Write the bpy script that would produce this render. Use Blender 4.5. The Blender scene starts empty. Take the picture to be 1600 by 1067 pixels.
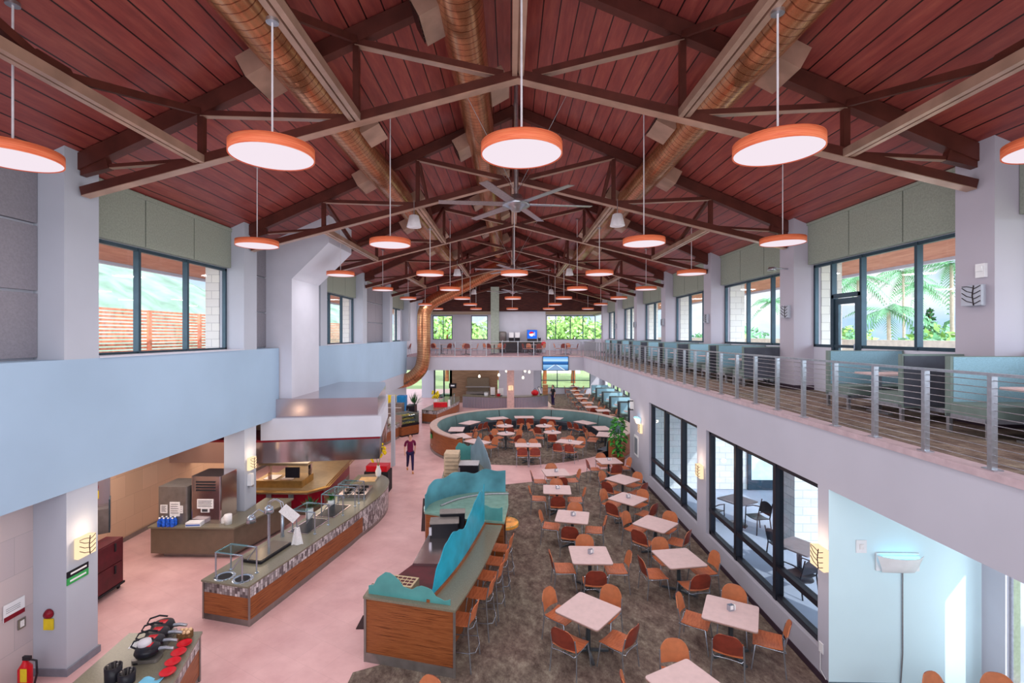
import bpy, math, random
from mathutils import Vector, Matrix
random.seed(7)
PI = math.pi
C = bpy.context.scene.collection
R = math.radians
# ------------------------------------------------------------------ camera
CAMH = 5.6; F = 750.0; YAW = R(1.5); PPX = 798 - F * math.tan(YAW); PPY = 524.0
cam = bpy.data.cameras.new('camera'); co = bpy.data.objects.new('camera', cam); C.objects.link(co)
cam.sensor_width = 36; cam.lens = 36 * F / 1600
cam.shift_x = (800 - PPX) / 1600; cam.shift_y = -(533.5 - PPY) / 1600
cam.clip_start = .05; cam.clip_end = 800
co.location = (0, 0, CAMH); co.rotation_euler = (R(90), 0, YAW)
bpy.context.scene.camera = co

def G(px, py, z=0.0):
    """world point on the horizontal plane z that the photo shows at (px, py)"""
    zc = F * (CAMH - z) / (py - PPY); xc = (px - PPX) * zc / F
    return Vector((xc * math.cos(YAW) - zc * math.sin(YAW), xc * math.sin(YAW) + zc * math.cos(YAW), z))

# ------------------------------------------------------------------ mesh builder
class MB:
    def __init__(s): s.v = []; s.f = []; s.s = []; s.uv = []
    def add(s, vs, fs, sm=False, uvs=None):
        b = len(s.v); s.v += [tuple(v) for v in vs]
        for i, f in enumerate(fs):
            s.f.append([b + k for k in f]); s.s.append(sm)
            s.uv.append(uvs[i] if uvs else None)
        return s
    def box(s, x0, x1, y0, y1, z0, z1):
        vs = [(x, y, z) for z in (z0, z1) for x, y in ((x0, y0), (x1, y0), (x1, y1), (x0, y1))]
        return s.add(vs, [(3, 2, 1, 0), (4, 5, 6, 7), (0, 1, 5, 4), (1, 2, 6, 5), (2, 3, 7, 6), (3, 0, 4, 7)])
    def cb(s, c, d, rz=0, b=0):
        """box centred at c with size d turned rz about z; b rounds its upright corners"""
        x, y, z = d[0] / 2, d[1] / 2, d[2] / 2
        M = Matrix.Translation(c) @ Matrix.Rotation(rz, 4, 'Z')
        poly = rpoly(x, y, b) if b else [(-x, -y), (x, -y), (x, y), (-x, y)]
        n = len(poly)
        vs = [M @ Vector((p[0], p[1], zz)) for zz in (-z, z) for p in poly]
        fs = [list(range(n))[::-1], list(range(n, 2 * n))] + [(i, (i + 1) % n, n + (i + 1) % n, n + i) for i in range(n)]
        return s.add(vs, fs)
    def bar(s, p0, p1, w, h, up=(0, 0, 1)):
        p0 = Vector(p0); p1 = Vector(p1); d = (p1 - p0).normalized(); u = Vector(up)
        a = d.cross(u)
        if a.length < 1e-4: a = d.cross(Vector((1, 0, 0)))
        a.normalize(); u = a.cross(d).normalized()
        vs = [p + a * (i * w / 2) + u * (j * h / 2) for p in (p0, p1) for i, j in ((-1, -1), (1, -1), (1, 1), (-1, 1))]
        return s.add(vs, [(0, 1, 2, 3), (7, 6, 5, 4), (4, 5, 1, 0), (5, 6, 2, 1), (6, 7, 3, 2), (7, 4, 0, 3)])
    def chan(s, p0, p1, w, h):
        """double channel: two bars with a dark slot between"""
        d = (Vector(p1) - Vector(p0)).normalized(); a = d.cross(Vector((0, 0, 1))).normalized()
        o = a * (w * .29)
        s.bar(Vector(p0) + o, Vector(p1) + o, w * .42, h); s.bar(Vector(p0) - o, Vector(p1) - o, w * .42, h)
        q = d.cross(a).normalized() * (-.02 if d.cross(a).z < 0 else .02)
        return s.bar(Vector(p0) + q, Vector(p1) + q, w * .2, h - .05)
    def tube(s, pts, r, n=8, closed=False, cap=True):
        pts = [Vector(p) for p in pts]; m = len(pts); rs = r if isinstance(r, (list, tuple)) else [r] * m
        rings = []; prev = None
        for i, p in enumerate(pts):
            if closed: t = pts[(i + 1) % m] - pts[i - 1]
            else: t = pts[min(i + 1, m - 1)] - pts[max(i - 1, 0)]
            t.normalize()
            if prev is None:
                a = t.cross(Vector((0, 0, 1)))
                if a.length < 1e-3: a = t.cross(Vector((0, 1, 0)))
            else: a = prev - t * prev.dot(t)
            a.normalize(); prev = a; b = t.cross(a)
            rings.append([p + (a * math.cos(k * 2 * PI / n) + b * math.sin(k * 2 * PI / n)) * rs[i] for k in range(n)])
        vs = [v for rg in rings for v in rg]; fs = []
        for i in range(m if closed else m - 1):
            j = (i + 1) % m
            for k in range(n): fs.append((i * n + k, i * n + (k + 1) % n, j * n + (k + 1) % n, j * n + k))
        s.add(vs, fs, True)
        if cap and not closed: s.add(rings[0], [list(range(n))[::-1]]); s.add(rings[-1], [list(range(n))])
        return s
    def lathe(s, prof, n=20, c=(0, 0, 0), sm=True, cap=True):
        vs = [(c[0] + r * math.cos(k * 2 * PI / n), c[1] + r * math.sin(k * 2 * PI / n), c[2] + z) for r, z in prof for k in range(n)]
        fs = [(i * n + k, i * n + (k + 1) % n, (i + 1) * n + (k + 1) % n, (i + 1) * n + k) for i in range(len(prof) - 1) for k in range(n)]
        s.add(vs, fs, sm)
        if cap:
            if prof[0][0] > 1e-4: s.add(vs[:n], [list(range(n))[::-1]])
            if prof[-1][0] > 1e-4: s.add(vs[-n:], [list(range(n))])
        return s
    def prism(s, poly, z0, z1):
        poly = [(p[0], p[1]) for p in poly]
        if sum(poly[i - 1][0] * p[1] - p[0] * poly[i - 1][1] for i, p in enumerate(poly)) < 0: poly = poly[::-1]
        n = len(poly); vs = [(x, y, z) for z in (z0, z1) for x, y in poly]
        return s.add(vs, [list(range(n))[::-1], list(range(n, 2 * n))] + [(i, (i + 1) % n, n + (i + 1) % n, n + i) for i in range(n)])
    def ext(s, poly, axis, a, b):
        """polygon in the plane square to axis ('x': (y,z) pairs, 'y': (x,z) pairs) pushed from a to b"""
        n = len(poly)
        mk = (lambda p, t: (t, p[0], p[1])) if axis == 'x' else (lambda p, t: (p[0], t, p[1]))
        vs = [mk(p, t) for t in (a, b) for p in poly]
        return s.add(vs, [list(range(n))[::-1], list(range(n, 2 * n))] + [(i, (i + 1) % n, n + (i + 1) % n, n + i) for i in range(n)])
    def grid(s, fn, nu, nv, th=0.0, sm=True, nrm=None):
        """surface fn(u,v) over 0..1; th gives it a thickness"""
        g = [[Vector(fn(i / nu, j / nv)) for j in range(nv + 1)] for i in range(nu + 1)]
        W = nv + 1; vs = [p for r in g for p in r]
        fs = [(i * W + j, (i + 1) * W + j, (i + 1) * W + j + 1, i * W + j + 1) for i in range(nu) for j in range(nv)]
        if th:
            vb = []
            for i in range(nu + 1):
                for j in range(nv + 1):
                    du = g[min(i + 1, nu)][j] - g[max(i - 1, 0)][j]; dv = g[i][min(j + 1, nv)] - g[i][max(j - 1, 0)]
                    vb.append(g[i][j] - du.cross(dv).normalized() * th)
            s.add(vs, fs, sm); s.add(vb, [f[::-1] for f in fs], sm)
            ed = [(i, 0) for i in range(nu + 1)] + [(nu, j) for j in range(1, nv + 1)] + [(i, nv) for i in range(nu - 1, -1, -1)] + [(0, j) for j in range(nv - 1, 0, -1)]
            k = len(ed); ids = [i * W + j for i, j in ed]
            s.add([vs[i] for i in ids] + [vb[i] for i in ids], [(i, k + i, k + (i + 1) % k, (i + 1) % k) for i in range(k)])
        else: s.add(vs, fs, sm)
        return s
    def ribbon(s, path, z0, z1, sm=True, closed=False):
        """upright band along a plan path, uv in metres"""
        m = len(path); L = [0]
        for i in range(1, m + (1 if closed else 0)): L.append(L[-1] + math.dist(path[i - 1][:2], path[i % m][:2]))
        vs = [(p[0], p[1], z) for p in path for z in (z0, z1)]; fs = []; uv = []
        for i in range(m if closed else m - 1):
            j = (i + 1) % m
            fs.append((2 * i, 2 * j, 2 * j + 1, 2 * i + 1)); uv.append([(L[i], z0), (L[i + 1], z0), (L[i + 1], z1), (L[i], z1)])
        return s.add(vs, fs, sm, uv)
    def ball(s, c, r, n=12, sq=(1, 1, 1)):
        m = n // 2; vs = []; fs = []
        for i in range(m + 1):
            for k in range(n):
                a = PI * i / m; b = 2 * PI * k / n
                vs.append((c[0] + r * sq[0] * math.sin(a) * math.cos(b), c[1] + r * sq[1] * math.sin(a) * math.sin(b), c[2] - r * sq[2] * math.cos(a)))
        for i in range(m):
            for k in range(n): fs.append((i * n + k, i * n + (k + 1) % n, (i + 1) * n + (k + 1) % n, (i + 1) * n + k))
        return s.add(vs, fs, True)
    def xf(s, M): s.v = [tuple(M @ Vector(v)) for v in s.v]; return s
    def build(s, name, m, parent=None, kind=None):
        me = bpy.data.meshes.new(name); me.from_pydata(s.v, [], s.f)
        me.polygons.foreach_set('use_smooth', s.s)
        if any(u for u in s.uv):
            ul = me.uv_layers.new(name='map')
            for p, u in zip(me.polygons, s.uv):
                if u:
                    for li, q in zip(p.loop_indices, u): ul.data[li].uv = q
        me.validate(); me.update()
        me.materials.append(m)
        o = bpy.data.objects.new(name, me); C.objects.link(o)
        if parent is not None: o.parent = parent
        if kind: o['kind'] = kind
        return o

def rpoly(x, y, b, k=4):
    out = []
    for cx, cy, a in ((x - b, -y + b, -90), (x - b, y - b, 0), (-x + b, y - b, 90), (-x + b, -y + b, 180)):
        for i in range(k + 1):
            t = R(a + 90 * i / k); out.append((cx + b * math.cos(t), cy + b * math.sin(t)))
    return out
def tag(o, label, cat, group=None):
    o['label'] = label; o['category'] = cat
    if group: o['group'] = group
    return o
def thing(name, label, cat, loc=(0, 0, 0), rz=0, group=None):
    o = bpy.data.objects.new(name, None); C.objects.link(o); o.empty_display_size = .2
    o.location = loc; o.rotation_euler = (0, 0, rz); return tag(o, label, cat, group)
def struct(name, mb, m, parent=None): return mb.build(name, m, parent, None if parent is not None else 'structure')
def sgroup(name):
    o = bpy.data.objects.new(name, None); C.objects.link(o); o['kind'] = 'structure'; return o
def single(name, mb, m, label, cat, group=None): return tag(mb.build(name, m), label, cat, group)
def dup(root, loc, rz, label=None, group=None, cat=None):
    r = root.copy(); C.objects.link(r); r.location = loc; r.rotation_euler = (0, 0, rz)
    if label: r['label'] = label
    if group: r['group'] = group
    if cat: r['category'] = cat
    for ch in list(root.children):
        c = ch.copy(); C.objects.link(c); c.parent = r
        for g in list(ch.children):
            d = g.copy(); C.objects.link(d); d.parent = c
    return r
class Stamp:
    """first use moves the source itself, later uses copy it"""
    def __init__(s, make): s.make = make; s.src = None
    def __call__(s, loc, rz, label, group=None):
        if s.src is None:
            s.src = s.make(); s.src.location = loc; s.src.rotation_euler = (0, 0, rz); s.src['label'] = label
            if group: s.src['group'] = group
            return s.src
        return dup(s.src, loc, rz, label, group)
ORD = ['first', 'second', 'third', 'fourth', 'fifth', 'sixth', 'seventh', 'eighth', 'ninth', 'tenth', 'eleventh', 'twelfth', 'thirteenth', 'fourteenth', 'fifteenth', 'sixteenth', 'seventeenth', 'eighteenth']

# ------------------------------------------------------------------ materials
def lin(c):
    return tuple((x / 255 / 12.92) if x <= 10.3 else ((x / 255 + .055) / 1.055) ** 2.4 for x in c) + (1,)
class NT:
    def __init__(s, name):
        s.m = bpy.data.materials.new(name); s.m.use_nodes = True; s.t = s.m.node_tree
        s.b = s.t.nodes['Principled BSDF']; s.o = s.t.nodes['Material Output']
    def n(s, typ, **k):
        x = s.t.nodes.new(typ)
        for a, v in k.items():
            if a in x.inputs: x.inputs[a].default_value = v
            else: setattr(x, a, v)
        return x
    def l(s, a, b): s.t.links.new(a, b)
    def coord(s, kind='Object', scale=(1, 1, 1), rot=(0, 0, 0)):
        c = s.n('ShaderNodeTexCoord'); mp = s.n('ShaderNodeMapping')
        mp.inputs['Scale'].default_value = scale; mp.inputs['Rotation'].default_value = rot
        s.l(c.outputs[kind], mp.inputs['Vector']); return mp.outputs['Vector']
    def ramp(s, fac, stops):
        r = s.n('ShaderNodeValToRGB'); e = r.color_ramp.elements
        while len(e) < len(stops): e.new(.5)
        for el, (p, c) in zip(e, stops): el.position = p; el.color = c if len(c) == 4 else lin(c)
        s.l(fac, r.inputs['Fac']); return r.outputs['Color']
    def noise(s, vec, scale=5, detail=3, rough=.5):
        x = s.n('ShaderNodeTexNoise', Scale=scale, Detail=detail, Roughness=rough); s.l(vec, x.inputs['Vector']); return x.outputs['Fac']
    def mix(s, f, a, b, mode='MIX'):
        x = s.n('ShaderNodeMix', data_type='RGBA', blend_type=mode)
        for i, q in ((0, f), (6, a), (7, b)):
            if hasattr(q, 'is_linked'): s.l(q, x.inputs[i])
            else: x.inputs[i].default_value = q
        return x.outputs[2]
    def math(s, op, a, b=None, c=None):
        x = s.n('ShaderNodeMath', operation=op)
        for i, q in enumerate((a, b, c)):
            if q is None: continue
            if hasattr(q, 'is_linked'): s.l(q, x.inputs[i])
            else: x.inputs[i].default_value = q
        return x.outputs[0]
    def bump(s, h, strength=.2, dist=.01):
        x = s.n('ShaderNodeBump', Strength=strength, Distance=dist); s.l(h, x.inputs['Height']); s.l(x.outputs['Normal'], s.b.inputs['Normal'])
def mat(name, c, rough=.6, metal=0.0, var=.06, scale=6, stretch=(1, 1, 1), spec=.4, emit=None, es=0):
    t = NT(name); t.b.inputs['Roughness'].default_value = rough; t.b.inputs['Metallic'].default_value = metal
    t.b.inputs['Specular IOR Level'].default_value = spec
    f = t.noise(t.coord(scale=stretch), scale, 3)
    a = tuple(min(255, x * (1 + var)) for x in c); b = tuple(x * (1 - var) for x in c)
    t.l(t.ramp(f, [(.3, b), (.7, a)]), t.b.inputs['Base Color'])
    if emit: t.b.inputs['Emission Color'].default_value = lin(emit); t.b.inputs['Emission Strength'].default_value = es
    return t.m
def wood(name, stops, stretch, scale=3, rough=.45, coord='Object', plank=None):
    t = NT(name); t.b.inputs['Roughness'].default_value = rough; t.b.inputs['Specular IOR Level'].default_value = .3
    v = t.coord(coord, stretch); f = t.noise(v, scale, 5, .6)
    t.l(t.ramp(f, stops), t.b.inputs['Base Color']); return t.m
def brick(name, c1, c2, cm, w, h, mortar, coord='UV', rot=(0, 0, 0), off=.5, rough=.6, freq=2, bias=0.0):
    t = NT(name); t.b.inputs['Roughness'].default_value = rough
    x = t.n('ShaderNodeTexBrick', Scale=1.0, offset=off, offset_frequency=freq)
    for k, q in (('Color1', lin(c1)), ('Color2', lin(c2)), ('Mortar', lin(cm)), ('Mortar Size', mortar), ('Brick Width', w), ('Row Height', h), ('Bias', bias)): x.inputs[k].default_value = q
    t.l(t.coord(coord, rot=rot), x.inputs['Vector'])
    t.l(x.outputs['Color'], t.b.inputs['Base Color']); return t.m
def emis(name, c, s):
    t = NT(name); e = t.n('ShaderNodeEmission', Strength=s); e.inputs['Color'].default_value = lin(c); t.l(e.outputs[0], t.o.inputs['Surface']); return t.m
def glass(name, fac=.06, tint=(255, 255, 255)):
    t = NT(name); a = t.n('ShaderNodeBsdfTransparent'); a.inputs['Color'].default_value = lin(tint)
    g = t.n('ShaderNodeBsdfGlossy', Roughness=.02); m = t.n('ShaderNodeMixShader', Fac=fac)
    t.l(a.outputs[0], m.inputs[1]); t.l(g.outputs[0], m.inputs[2]); t.l(m.outputs[0], t.o.inputs['Surface']); return t.m

M = {}
M['wall'] = mat('painted_wall', (206, 206, 220), .8, var=.015, scale=1.5)
M['wall_blue'] = mat('painted_wall_cool', (164, 188, 214), .8, var=.02, scale=.6)
M['wall_warm'] = mat('painted_wall_warm', (182, 180, 194), .8, var=.02, scale=.6)
M['column'] = mat('painted_column', (184, 188, 202), .8, var=.015, scale=1)
M['column_r'] = mat('painted_column_backlit', (182, 176, 190), .8, var=.015, scale=1)
M['wall_alcove'] = mat('painted_wall_alcove', (212, 236, 246), .8, var=.02, scale=.6)
M['panel'] = mat('acoustic_panel', (150, 156, 146), .95, var=.05, scale=30)
M['panel_grey'] = mat('acoustic_panel_grey', (140, 136, 146), .95, var=.04, scale=30)
M['steel'] = mat('brown_painted_steel', (84, 42, 36), .4, .15, var=.12, scale=3)
M['beam'] = mat('bronze_beam', (176, 142, 126), .3, .4, var=.1, scale=2)
M['copper'] = None
M['alu'] = mat('brushed_aluminium', (190, 192, 200), .3, .9, var=.05, scale=20)
M['chrome'] = mat('chrome_tube', (185, 196, 210), .22, .85, var=.03)
M['stainless'] = mat('stainless_steel', (200, 186, 190), .16, .95, var=.03, scale=1)
M['frame'] = mat('window_frame_steel', (58, 78, 92), .4, .4, var=.05)
M['frame_dark'] = mat('dark_window_frame', (44, 44, 54), .4, .4, var=.05)
M['glass'] = glass('window_glass', .05)
M['glass_dark'] = glass('window_glass_grey', .07, (232, 238, 242))
M['glass_green'] = glass('guard_glass', .08, (225, 246, 242))
M['white'] = mat('white_plastic', (235, 235, 240), .5, var=.02)
M['paper'] = mat('white_paper', (235, 232, 235), .8, var=.04, scale=30)
M['black'] = mat('black_plastic', (26, 25, 34), .35, var=.1)
M['blackmatte'] = mat('black_matte', (34, 32, 38), .7, var=.1)
M['red'] = mat('red_plastic', (205, 22, 38), .35, var=.08)
M['darkred'] = mat('dark_red_lacquer', (128, 10, 34), .35, var=.08)
M['maroon'] = mat('maroon_cabinet', (84, 24, 34), .5, var=.15, scale=4)
M['yellow'] = mat('yellow_card', (226, 200, 40), .6)
M['green'] = mat('sign_green', (60, 165, 90), .5)
M['laminate'] = mat('table_laminate', (212, 184, 184), .5, var=.025, scale=8)
M['edge'] = mat('table_edge', (150, 120, 110), .6)
M['tbase'] = mat('table_base_metal', (96, 104, 112), .35, .6)
M['ply'] = wood('chair_plywood', [(.25, (158, 80, 52)), (.5, (192, 108, 72)), (.8, (210, 128, 88))], (3, 14, 3), 2.2, .32)
M['ply_dark'] = wood('chair_plywood_back', [(.25, (128, 46, 34)), (.5, (160, 66, 46)), (.8, (178, 82, 56))], (3, 14, 3), 2.2, .35)
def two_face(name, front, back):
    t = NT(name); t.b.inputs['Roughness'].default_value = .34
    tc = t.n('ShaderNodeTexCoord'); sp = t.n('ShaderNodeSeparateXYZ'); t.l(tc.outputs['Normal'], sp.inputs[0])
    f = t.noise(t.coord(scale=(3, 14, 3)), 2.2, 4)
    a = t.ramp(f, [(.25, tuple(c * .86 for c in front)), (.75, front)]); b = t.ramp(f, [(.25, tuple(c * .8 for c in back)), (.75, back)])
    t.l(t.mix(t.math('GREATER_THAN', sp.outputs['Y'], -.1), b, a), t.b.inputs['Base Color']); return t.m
M['ply_back'] = two_face('chair_back_veneer', (206, 124, 84), (146, 62, 48))  # lit front and shaded rear are put into the backrest colour
M['zebra'] = wood('zebrano_veneer', [(.3, (72, 34, 20)), (.45, (138, 76, 42)), (.58, (156, 92, 54)), (.72, (100, 48, 28))], (.8, .8, 30), 2.6, .4)
M['counter'] = mat('stone_worktop', (122, 116, 100), .22, var=.05, scale=40, spec=.5)
M['counter_side'] = mat('grey_counter_panel', (118, 106, 92), .25, .35, var=.03)
M['kick'] = mat('metal_kick_plate', (140, 134, 132), .35, .6)
M['teal'] = mat('teal_resin', (22, 158, 186), .3, var=.1, scale=3)
M['teal_soft'] = mat('teal_resin_pale', (84, 152, 152), .35, var=.06, scale=3)
M['teal_grey'] = mat('frosted_resin', (136, 158, 176), .3, var=.08, scale=2)
M['seat_blue'] = mat('booth_fabric_blue', (138, 176, 194), .75, var=.06, scale=40, stretch=(1, 1, 3))
M['seat_green'] = mat('booth_vinyl_green', (116, 132, 128), .6, var=.05)
M['seat_back'] = mat('booth_back_dark', (74, 78, 90), .7, var=.08)
M['bank_fabric'] = mat('banquette_upholstery', (96, 124, 126), .6, var=.1, scale=1.2)
M['bank_cap'] = mat('banquette_cap', (190, 160, 152), .4, var=.05)
M['leaf'] = mat('green_leaf', (60, 130, 52), .6, var=.35, scale=5)
M['leaf_dark'] = mat('deep_green_leaf', (38, 88, 46), .6, var=.3, scale=5)
M['orange_rim'] = wood('pendant_veneer', [(.3, (208, 84, 56)), (.5, (236, 122, 84)), (.75, (246, 146, 104))], (1.5, 1.5, 50), 2, .5)
M['diff'] = emis('pendant_diffuser', (255, 240, 250), .78)
M['speaker'] = mat('speaker_white', (214, 208, 216), .6)
M['concrete'] = mat('patio_concrete', (186, 194, 214), .8, var=.06, scale=.8)
M['glow'] = emis('sconce_glow', (255, 218, 176), 1.1)
M['skin'] = mat('skin', (214, 160, 140), .6, var=.04)
M['hair'] = mat('dark_hair', (48, 26, 30), .7)
M['shirt'] = mat('maroon_polo', (104, 18, 62), .8, var=.1)
M['trousers'] = mat('navy_trousers', (38, 28, 72), .8, var=.1)
M['shoe'] = mat('tan_shoes', (196, 130, 60), .6)
M['brass'] = mat('brass_pipe', (190, 150, 90), .3, .8)
# plank ceiling: boards run along the hall
t = NT('stained_plank_ceiling'); t.b.inputs['Roughness'].default_value = .3; t.b.inputs['Specular IOR Level'].default_value = .5
tc = t.n('ShaderNodeTexCoord'); sp = t.n('ShaderNodeSeparateXYZ'); t.l(tc.outputs['Object'], sp.inputs[0])
q = t.math('DIVIDE', sp.outputs['X'], .30); fr = t.math('FRACT', q); fl = t.math('FLOOR', q)
wn = t.n('ShaderNodeTexWhiteNoise', noise_dimensions='1D'); t.l(fl, wn.inputs['W'])
f = t.noise(t.coord(scale=(5, .55, 5)), 2.0, 5, .65)
col = t.ramp(f, [(.25, (112, 50, 50)), (.5, (136, 62, 58)), (.78, (158, 82, 70))])
shade = t.math('MULTIPLY_ADD', wn.outputs['Value'], .14, .9)
cmb = t.n('ShaderNodeCombineColor'); [t.l(shade, cmb.inputs[i]) for i in range(3)]
col = t.mix(1.0, col, cmb.outputs[0], 'MULTIPLY')
gr = t.math('LESS_THAN', fr, .07)
col = t.mix(gr, col, lin((26, 8, 10)))
t.l(col, t.b.inputs['Base Color']); M['ceiling'] = t.m
# spiral duct copper: helical seams
t = NT('copper_spiral_duct'); t.b.inputs['Metallic'].default_value = .85; t.b.inputs['Roughness'].default_value = .24
u = t.n('ShaderNodeTexCoord'); sp = t.n('ShaderNodeSeparateXYZ'); t.l(u.outputs['UV'], sp.inputs[0])
fr = t.math('FRACT', t.math('ADD', t.math('DIVIDE', sp.outputs['X'], .16), t.math('MULTIPLY', sp.outputs['Y'], 1.0)))
se = t.math('LESS_THAN', fr, .12)
f = t.noise(t.coord(scale=(1, 1, 1)), 3, 3)
col = t.ramp(f, [(.3, (194, 128, 92)), (.7, (218, 160, 118))])
t.l(t.mix(se, col, lin((150, 88, 62))), t.b.inputs['Base Color']); t.bump(se, .25, .01); M['copper'] = t.m
# carpet
t = NT('mottled_carpet'); t.b.inputs['Roughness'].default_value = .95; t.b.inputs['Specular IOR Level'].default_value = .1
f1 = t.noise(t.coord(scale=(1.7, 1.1, 1), rot=(0, 0, .6)), 2.6, 10, .8); f2 = t.noise(t.coord(scale=(1.3, 1, 1)), .55, 3, .5)
a = t.ramp(f1, [(.34, (66, 60, 54)), (.52, (116, 112, 100)), (.7, (166, 170, 150))])
b = t.ramp(f1, [(.34, (78, 56, 56)), (.52, (124, 98, 94)), (.7, (164, 138, 130))])
t.l(t.mix(f2, a, b), t.b.inputs['Base Color']); M['carpet'] = t.m
# pink resilient floor
t = NT('pink_floor_tile'); t.b.inputs['Roughness'].default_value = .38; t.b.inputs['Specular IOR Level'].default_value = .35
f1 = t.noise(t.coord(scale=(.9, 1, 1), rot=(0, 0, .5)), 1.4, 6, .6)
a = t.ramp(f1, [(.3, (208, 160, 162)), (.7, (232, 188, 188))])
br = t.n('ShaderNodeTexBrick', Scale=1.0, offset=.5)
for k, qv in (('Color1', (1, 1, 1, 1)), ('Color2', (.96, .96, .96, 1)), ('Mortar', (.88, .86, .86, 1)), ('Mortar Size', .004), ('Brick Width', .6), ('Row Height', .6)): br.inputs[k].default_value = qv
t.l(t.coord(rot=(0, 0, .5)), br.inputs['Vector'])
t.l(t.mix(1.0, a, br.outputs['Color'], 'MULTIPLY'), t.b.inputs['Base Color']); M['floor'] = t.m
M['mosaic'] = brick('mosaic_tile', (236, 230, 234), (84, 76, 82), (112, 104, 104), .11, .06, .005, 'UV', (0, 0, PI / 2), .5, .3, bias=.12)
M['cmu'] = brick('concrete_block', (232, 230, 226), (222, 220, 220), (190, 188, 190), .42, .22, .008, 'UV', off=.5, rough=.9)
M['walltile'] = brick('stone_wall_tile', (206, 190, 192), (194, 180, 186), (176, 166, 170), .6, .6, .004, 'UV', off=.5, rough=.5)
M['walltile_warm'] = brick('warm_wall_tile', (216, 178, 152), (206, 168, 142), (186, 150, 130), .6, .6, .004, 'UV', off=.5, rough=.5)
M['corrug'] = None
t = NT('ribbed_metal'); t.b.inputs['Metallic'].default_value = .6; t.b.inputs['Roughness'].default_value = .35
u = t.n('ShaderNodeTexCoord'); sp = t.n('ShaderNodeSeparateXYZ'); t.l(u.outputs['UV'], sp.inputs[0])
sn = t.math('SINE', t.math('MULTIPLY', sp.outputs['X'], 50.0)); t.l(t.ramp(sn, [(0, (150, 150, 170)), (1, (206, 190, 200))]), t.b.inputs['Base Color']); t.bump(sn, .5, .02); M['corrug'] = t.m
M['slatewood'] = wood('weathered_boards', [(.25, (92, 66, 50)), (.5, (132, 104, 84)), (.75, (156, 128, 106))], (.5, 4, 7), 2.2, .6)
M['soffit_wood'] = wood('soffit_boards', [(.3, (176, 112, 92)), (.7, (206, 146, 122))], (6, .6, 1), 2, .6)
M['fence'] = mat('cedar_slat', (226, 142, 112), .7, var=.14, scale=6)

# ------------------------------------------------------------------ world, sun, lamps
w = bpy.data.worlds.new('sky'); bpy.context.scene.world = w; w.use_nodes = True
nt = w.node_tree; bg = nt.nodes['Background']
tc = nt.nodes.new('ShaderNodeTexCoord'); no = nt.nodes.new('ShaderNodeTexNoise'); no.inputs['Scale'].default_value = 4; no.inputs['Detail'].default_value = 5
mp = nt.nodes.new('ShaderNodeMapping'); mp.inputs['Scale'].default_value = (1, 1, 3)
rp = nt.nodes.new('ShaderNodeValToRGB'); e = rp.color_ramp.elements
e[0].position = .38; e[0].color = lin((176, 214, 248)); e[1].position = .62; e[1].color = lin((246, 249, 255))
nt.links.new(tc.outputs['Generated'], mp.inputs[0]); nt.links.new(mp.outputs[0], no.inputs['Vector']); nt.links.new(no.outputs['Fac'], rp.inputs[0]); nt.links.new(rp.outputs[0], bg.inputs[0])
bg.inputs[1].default_value = 1.1
sc = bpy.context.scene
sc.view_settings.view_transform = 'Standard'; sc.view_settings.look = 'None'; sc.view_settings.exposure = 0.24
sc.cycles.use_fast_gi = True; sc.cycles.fast_gi_method = 'ADD'
w.light_settings.ao_factor = .38; w.light_settings.distance = 4.0
sc.cycles.max_bounces = 5; sc.cycles.diffuse_bounces = 2; sc.cycles.glossy_bounces = 3; sc.cycles.transparent_max_bounces = 12
sc.cycles.sample_clamp_indirect = 4
sun = bpy.data.lights.new('sun', 'SUN'); sun.energy = 3.0; sun.angle = R(.6); sun.color = (1, .95, .88)
so = bpy.data.objects.new('sun', sun); C.objects.link(so)
so.rotation_euler = Vector((-.45, .66, -.62)).to_track_quat('-Z', 'Y').to_euler()
def area(name, loc, to, sx, sy, watt, col=(1, 1, 1)):
    a = bpy.data.lights.new(name, 'AREA'); a.shape = 'RECTANGLE'; a.size = sx; a.size_y = sy; a.energy = watt; a.color = col
    o = bpy.data.objects.new(name, a); C.objects.link(o); o.location = loc
    o.rotation_euler = (Vector(to) - Vector(loc)).to_track_quat('-Z', 'Y').to_euler(); return o

def soft_sun(name, d, e, col, ang):
    l = bpy.data.lights.new(name, 'SUN'); l.energy = e; l.color = col; l.angle = R(ang)
    o = bpy.data.objects.new(name, l); C.objects.link(o); o.rotation_euler = Vector(d).to_track_quat('-Z', 'Y').to_euler()
soft_sun('sky_light_balcony_side', (-.52, .8, -.3), 3.8, (.74, .9, 1), 50)  # added wide sun, boosts the daylight from the balcony windows
soft_sun('sky_light_left_side', (.52, .8, -.3), 2.4, (.85, .93, 1), 50)  # second added sun, the same fill from the left windows
# ================================================================== the setting
XL, XLW, XR, XRW, XF, ZB, RX = -7.28, -7.80, 7.50, 8.06, 5.03, 4.16, .12
YC = [7.97 + 5.28 * k for k in range(-1, 7)]           # truss and column lines
COLS = YC[1:]
def ceil_z(x): return 8.47 + .44 * (7.92 - abs(x - RX))
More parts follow.
